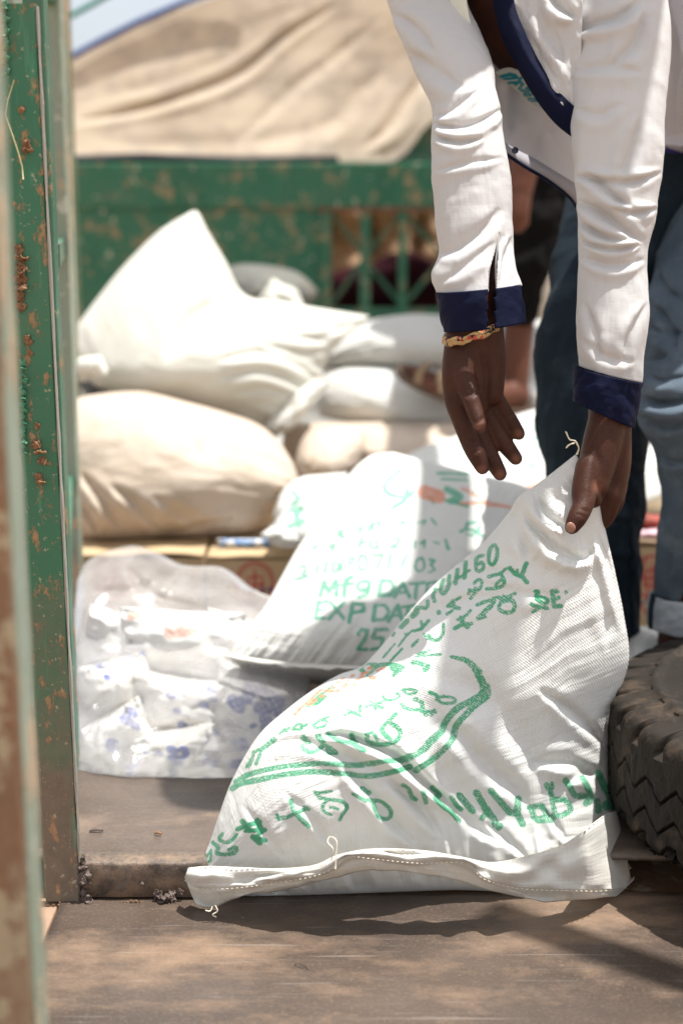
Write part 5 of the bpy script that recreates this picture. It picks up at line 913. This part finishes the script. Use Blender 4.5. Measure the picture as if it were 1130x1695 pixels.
# near front panel and its navy band
patch('front_outside', [(845, -60, 1.885), (900, -70, 1.87), (965, -60, 1.85)], [(965, -60, 1.85), (962, 60, 1.84), (958, 200, 1.83)], [(905, 145, 1.84), (925, 165, 1.83), (958, 192, 1.83)], [(845, -60, 1.885), (850, 20, 1.875), (875, 85, 1.86), (905, 145, 1.84)], m_shirt, shirt, 90, 90,
      [(c((905, -20), (925, 10), (955, 30)), 8, .010, 1), (c((885, 10), (910, 60), (935, 110)), 10, .006), (c((880, 60), (905, 110), (935, 150)), 8, .003)], (.004, 3, 4), .0012)
patch('placket', [(812, -60, 1.895), (830, -66, 1.885), (846, -60, 1.88)], [(846, -60, 1.88), (850, 5, 1.872), (868, 55, 1.86), (890, 100, 1.85), (918, 145, 1.838), (956, 182, 1.83)], [(956, 234, 1.845), (957, 210, 1.836), (956, 182, 1.83)], [(812, -60, 1.895), (817, 5, 1.89), (832, 65, 1.882), (858, 115, 1.872), (888, 165, 1.86), (920, 205, 1.85), (956, 234, 1.845)], m_navy, shirt, 30, 120, [], (.002, 2, 5), .002, bulge=.018)
# T-shirt glimpsed in the opening
m_tee = fabric('printed_tee', (.72, .74, .66), None, weave=400, wb=.2, ink=True, inkcol=(.02, .30, .36), fade=1.0, speck=.15, dirt=0, trans=.05)
tz = (600, 0, 2.132)
tink = [(*tz, [([(487, 270), (520, 262), (540, 268)], 11), ([(500, 278), (548, 274)], 8), ([(515, 292), (560, 290)], 10), ([(560, 275), (540, 300)], 9), ([(565, 296), (552, 312), (572, 322), (592, 300)], 10), ([(592, 312), (572, 332)], 10), ([(580, 335), (606, 330)], 9), ([(590, 350), (614, 352)], 12), ([(602, 318), (612, 340)], 9)])]
def tat(px, py): return {'ink': ink_field(px, py, tink), 'ink2': np.full(px.shape, 60.)}
patch('t_shirt', [(818, 119, 1.955), (840, 112, 1.94), (862, 118, 1.93)], [(862, 118, 1.93), (880, 145, 1.92), (895, 180, 1.91)], [(880, 170, 1.945), (888, 176, 1.93), (895, 180, 1.91)], [(818, 119, 1.955), (845, 142, 1.95), (880, 170, 1.945)], m_tee, man, 50, 50, [], (.001, 3, 3), .0015, tat)
patch('t_shirt_neckline', [(738, -50, 1.89), (752, -50, 1.885), (770, -50, 1.88)], [(770, -50, 1.88), (772, 0, 1.88), (778, 35, 1.88), (786, 64, 1.885)], [(757, 42, 1.885), (770, 56, 1.885), (786, 64, 1.885)], [(738, -50, 1.89), (744, 0, 1.888), (757, 42, 1.885)], m_tee, man, 30, 40, [], (.001, 3, 3), .0015, lambda px, py: {'ink': np.full(px.shape, 60.), 'ink2': np.full(px.shape, 60.)})
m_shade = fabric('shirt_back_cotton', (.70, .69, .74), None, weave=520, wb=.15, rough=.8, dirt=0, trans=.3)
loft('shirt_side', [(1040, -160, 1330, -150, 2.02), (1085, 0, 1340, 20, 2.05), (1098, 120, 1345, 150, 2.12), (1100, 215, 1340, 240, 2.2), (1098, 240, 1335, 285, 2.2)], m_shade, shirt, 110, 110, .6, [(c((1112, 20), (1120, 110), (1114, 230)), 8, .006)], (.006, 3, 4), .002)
# jeans
m_jlit = fabric('lit_faded_denim', (.055, .078, .105), (.115, .150, .185), weave=300, wb=.4, rough=.85, dirt=.25, dirtcol=(.24, .28, .32), trans=0)  # faded denim of the sunlit leg, the light put into its paler colour
m_jshade = fabric('shaded_denim', (.010, .018, .027), (.016, .026, .036), weave=300, wb=.4, spec=.12, rough=.85, dirt=.12, dirtcol=(.12, .17, .2), trans=0)  # same jeans on the back leg, its shade painted as a darker denim
m_roll = fabric('denim_inside', (.42, .45, .48), (.36, .39, .42), weave=300, wb=.5, rough=.9, dirt=.1, trans=0)
m_purple = fabric('purple_cloth', (.035, .022, .12), None, weave=300, wb=.3, rough=.8, dirt=0, trans=0)
jr = [(1080, 300, 1330, 300, 2.33), (1098, 380, 1315, 370, 2.24), (1084, 440, 1300, 430, 2.17), (1070, 520, 1285, 520, 2.10), (1066, 590, 1268, 600, 2.04), (1056, 650, 1255, 660, 2.0), (1062, 700, 1245, 700, 2.0), (1086, 745, 1235, 750, 2.02), (1092, 800, 1228, 820, 2.04), (1089, 880, 1212, 900, 2.07), (1086, 985, 1172, 992, 2.11)]
cj = [(c((1060, 655), (1090, 668), (1130, 665), (1170, 650)), 9, .016, 1.0), (c((1062, 690), (1100, 705), (1140, 700)), 8, .010), (c((1085, 440), (1100, 480), (1130, 500)), 9, .010), (c((1075, 540), (1100, 555), (1130, 550)), 9, .009), (c((1070, 600), (1100, 590), (1125, 560)), 7, .008), (c((1085, 500), (1105, 540), (1130, 600)), 8, .008), (c((1088, 750), (1110, 765), (1150, 760)), 6, .006), (c((1092, 850), (1110, 900), (1108, 960)), 6, .004), (c((1075, 620), (1095, 632), (1140, 622)), 6, .008)]
loft('jeans_leg', jr, m_jlit, man, 130, 260, .8, cj, (.004, 2.0, 8), .003, wr=(.003, 14))
loft('rolled_cuff', [(1077, 984, 1176, 990, 2.11), (1073, 1012, 1174, 1018, 2.115), (1074, 1036, 1170, 1052, 2.12)], m_roll, man, 110, 26, .85, [], (.003, 3, 3), .004)
loft('cuff_seam', [(1076, 983, 1085, 984, 2.075), (1072, 1012, 1080, 1012, 2.08), (1072, 1040, 1079, 1042, 2.085)], m_jshade, man, 16, 14, .5, [], (.0005, 3, 3), .001)
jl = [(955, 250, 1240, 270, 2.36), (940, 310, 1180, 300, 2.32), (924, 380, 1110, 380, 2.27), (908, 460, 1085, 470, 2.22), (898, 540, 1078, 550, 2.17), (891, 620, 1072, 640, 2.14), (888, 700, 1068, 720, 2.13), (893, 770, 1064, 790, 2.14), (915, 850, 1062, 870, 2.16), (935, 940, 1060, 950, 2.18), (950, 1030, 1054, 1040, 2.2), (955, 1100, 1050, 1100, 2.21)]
loft('jeans_leg', jl, m_jshade, man, 130, 260, .8, [(c((1068, 780), (1040, 790), (1010, 785)), 8, .006), (c((1062, 850), (1035, 865), (1010, 860)), 8, .005), (c((1060, 920), (1040, 930), (1010, 922)), 7, .005), (c((1035, 700), (1040, 850), (1042, 1050)), 3, .004)], (.005, 2.5, 9), .003, wr=(.004, 16))
loft('waistband', [(1098, 236, 1330, 300, 2.30), (1096, 275, 1330, 330, 2.30), (1092, 345, 1325, 380, 2.29)], m_purple, man, 90, 30, .62, [(c((1100, 250), (1118, 300), (1130, 350)), 6, .008)], (.004, 3, 3), .003)
# bracelet of woven cord
m_br, n, b = M('bracelet_cord'); ob = coords(n)
vo = n.nodes.new('ShaderNodeTexVoronoi'); vo.inputs['Scale'].default_value = 260; n.links.new(ob, vo.inputs['Vector'])
rp = n.nodes.new('ShaderNodeValToRGB'); rp.color_ramp.interpolation = 'CONSTANT'; sp = n.nodes.new('ShaderNodeSeparateColor'); n.links.new(vo.outputs['Color'], sp.inputs[0]); n.links.new(sp.outputs[0], rp.inputs[0])
e = rp.color_ramp.elements; e[0].color = (.42, .26, .10, 1); e[1].position = .45; e[1].color = (.03, .02, .02, 1); q1 = e.new(.62); q1.color = (.45, .06, .03, 1); q2 = e.new(.78); q2.color = (.5, .33, .14, 1)
n.links.new(rp.outputs[0], b.inputs['Base Color']); b.inputs['Roughness'].default_value = .5; bump(n, b, vo.outputs[0], .8, .002)
def ring(off, r_):
    pts = []
    cl, crr = P(735, 566 + off, 1.735), P(826, 536 + off, 1.738); c_ = (cl + crr) / 2; h_ = (crr - cl) / 2
    for k in range(49):
        t = k / 48 * 2 * math.pi; pts.append(c_ + h_ * math.cos(t) * 1.0 + np.array([0, -.034, -.004]) * math.sin(t) + np.array([0, 0, .0012 * math.sin(9 * t)]))
    return pts
mb = MB(); mb.tube(ring(0, 0), .0032, 8); mb.tube(ring(-6, 0), .0026, 8); o = mb.build('bracelet', m_br, None, True)
tag(o, 'woven brown and red cord bracelet on the wrist of the open hand', 'bracelet')
# ------------------------------------------------------------------ second person, further back on the sacks
p2 = empty('person', tuple(P(852, 682, 3.42)), 'person in dark trousers standing on the sacks behind the bending man', 'person')
body2 = flesh('body', [
    [(905, 180, 3.6, .15), (905, 40, 3.62, .14), (905, -120, 3.62, .15), (905, -170, 3.62, .12)], [(905, -170, 3.62, .06), (905, -260, 3.62, .055)], [(905, -300, 3.6, .095), (903, -350, 3.6, .09)],
    [(905, -160, 3.6, .10), (860, -140, 3.55, .055), (858, 40, 3.42, .045), (872, 215, 3.32, .038), (862, 300, 3.29, .030), (856, 335, 3.28, .026)],
    [(857, 335, 3.28, .028), (855, 355, 3.275, .027)], [(848, 352, 3.27, .012), (845, 372, 3.262, .010)], [(855, 358, 3.27, .012), (853, 380, 3.262, .010)], [(862, 358, 3.272, .012), (861, 378, 3.265, .010)], [(868, 352, 3.275, .011), (869, 370, 3.27, .009)], [(845, 335, 3.275, .013), (840, 352, 3.27, .010)],
    [(950, -160, 3.62, .10), (985, -120, 3.62, .055), (995, 60, 3.6, .045), (990, 200, 3.55, .036), (985, 280, 3.5, .03)],
    [(905, 200, 3.6, .10), (900, 340, 3.52, .05), (878, 430, 3.48, .040), (860, 530, 3.465, .036), (854, 600, 3.445, .034), (854, 645, 3.43, .028)],
    [(853, 655, 3.43, .034), (815, 655, 3.38, .03), (760, 645, 3.34, .03), (700, 632, 3.31, .024)], [(700, 622, 3.30, .014), (676, 614, 3.29, .012)], [(705, 630, 3.29, .013), (684, 624, 3.28, .010)], [(712, 638, 3.28, .012), (694, 632, 3.27, .009)], [(720, 642, 3.275, .011), (704, 638, 3.265, .0085)],
    [(960, 200, 3.65, .10), (970, 340, 3.75, .05), (975, 430, 3.8, .045), (975, 560, 3.82, .05), (975, 620, 3.82, .036)], [(975, 630, 3.82, .034), (940, 640, 3.78, .03), (900, 640, 3.74, .024)]], m_skin2, p2, .0052, 5, Yo=-.15)
m_blk = fabric('black_cloth', (.006, .0055, .0055), (.009, .008, .007), weave=200, wb=.2, spec=.08, rough=.9, dirt=0, trans=0)
loft('trouser_leg', [(820, 150, 1000, 150, 3.58), (832, 240, 975, 250, 3.55), (843, 310, 958, 320, 3.51), (846, 380, 934, 392, 3.48), (838, 450, 908, 462, 3.46), (830, 505, 892, 518, 3.45), (830, 535, 884, 538, 3.45)], m_blk, p2, 90, 120, .8, [], (.008, 3, 6), .004, wr=(.008, 10), Yo=-.15)
loft('trouser_leg', [(860, 170, 1060, 170, 3.66), (880, 300, 1050, 300, 3.72), (930, 420, 1030, 420, 3.8), (940, 560, 1020, 560, 3.83)], m_blk, p2, 80, 80, .8, [], (.008, 3, 6), .004, Yo=-.15)
m_grn = fabric('dark_top', (.03, .03, .035), None, weave=200, wb=.2, rough=.9, dirt=0, trans=0)
loft('top', [(830, -190, 985, -190, 3.62), (805, -120, 1010, -120, 3.62), (800, 40, 1012, 40, 3.62), (805, 170, 1015, 170, 3.62), (815, 220, 1010, 220, 3.6)], m_grn, p2, 80, 80, .75, [], (.008, 3, 6), .004, Yo=-.15)
m_sand = plain('sandal_brown', (.26, .17, .10), .7, 40, .4, .4); m_sole = plain('sandal_sole', (.10, .06, .04), .8, 40, .4, .4)
sa = empty('sandal', tuple(P(700, 640, 3.31)), 'flat brown strapped sandal poking out behind the open hand', 'sandal')
ol = [(655, 608, 3.30), (662, 602, 3.33), (690, 606, 3.37), (740, 622, 3.42), (800, 645, 3.46), (850, 660, 3.49), (874, 668, 3.47), (870, 678, 3.40), (820, 674, 3.36), (760, 660, 3.31), (700, 638, 3.26), (668, 620, 3.26)]
ol = [(a_, b_, Y - .15) for a_, b_, Y in ol]; o_ = cr(ol + [ol[0]], 80)[:-1]; top = P(*o_.T); bot = top - np.array([0, 0, .018]); N_ = len(top)
bm = bmesh.new(); vs_ = [bm.verts.new(x) for x in top] + [bm.verts.new(x) for x in bot]
bm.faces.new(vs_[:N_]); bm.faces.new(vs_[N_:][::-1])
for i in range(N_): bm.faces.new((vs_[i], vs_[N_ + i], vs_[N_ + (i + 1) % N_], vs_[(i + 1) % N_]))
vv = [x.co[:] for x in bm.verts]; bm.verts.index_update(); ff_ = [[x.index for x in q.verts] for q in bm.faces]; bm.free()
mesh('sole', vv, ff_, m_sole, sa, smooth=False, bevel=.003)
for pts in ([(684, 634, 3.25), (690, 612, 3.26), (704, 600, 3.31), (722, 604, 3.38)], [(720, 648, 3.27), (722, 622, 3.28), (738, 604, 3.34), (756, 616, 3.42)]):
    l = cr(pts, 30); v = P(l[:, 0], l[:, 1], l[:, 2] - .15); v2 = P(l[:, 0] + 12, l[:, 1] + 3, l[:, 2] - .14)
    mesh('strap', np.vstack([v, v2]), gridf(30, 2), m_sand, sa, solid=.004)
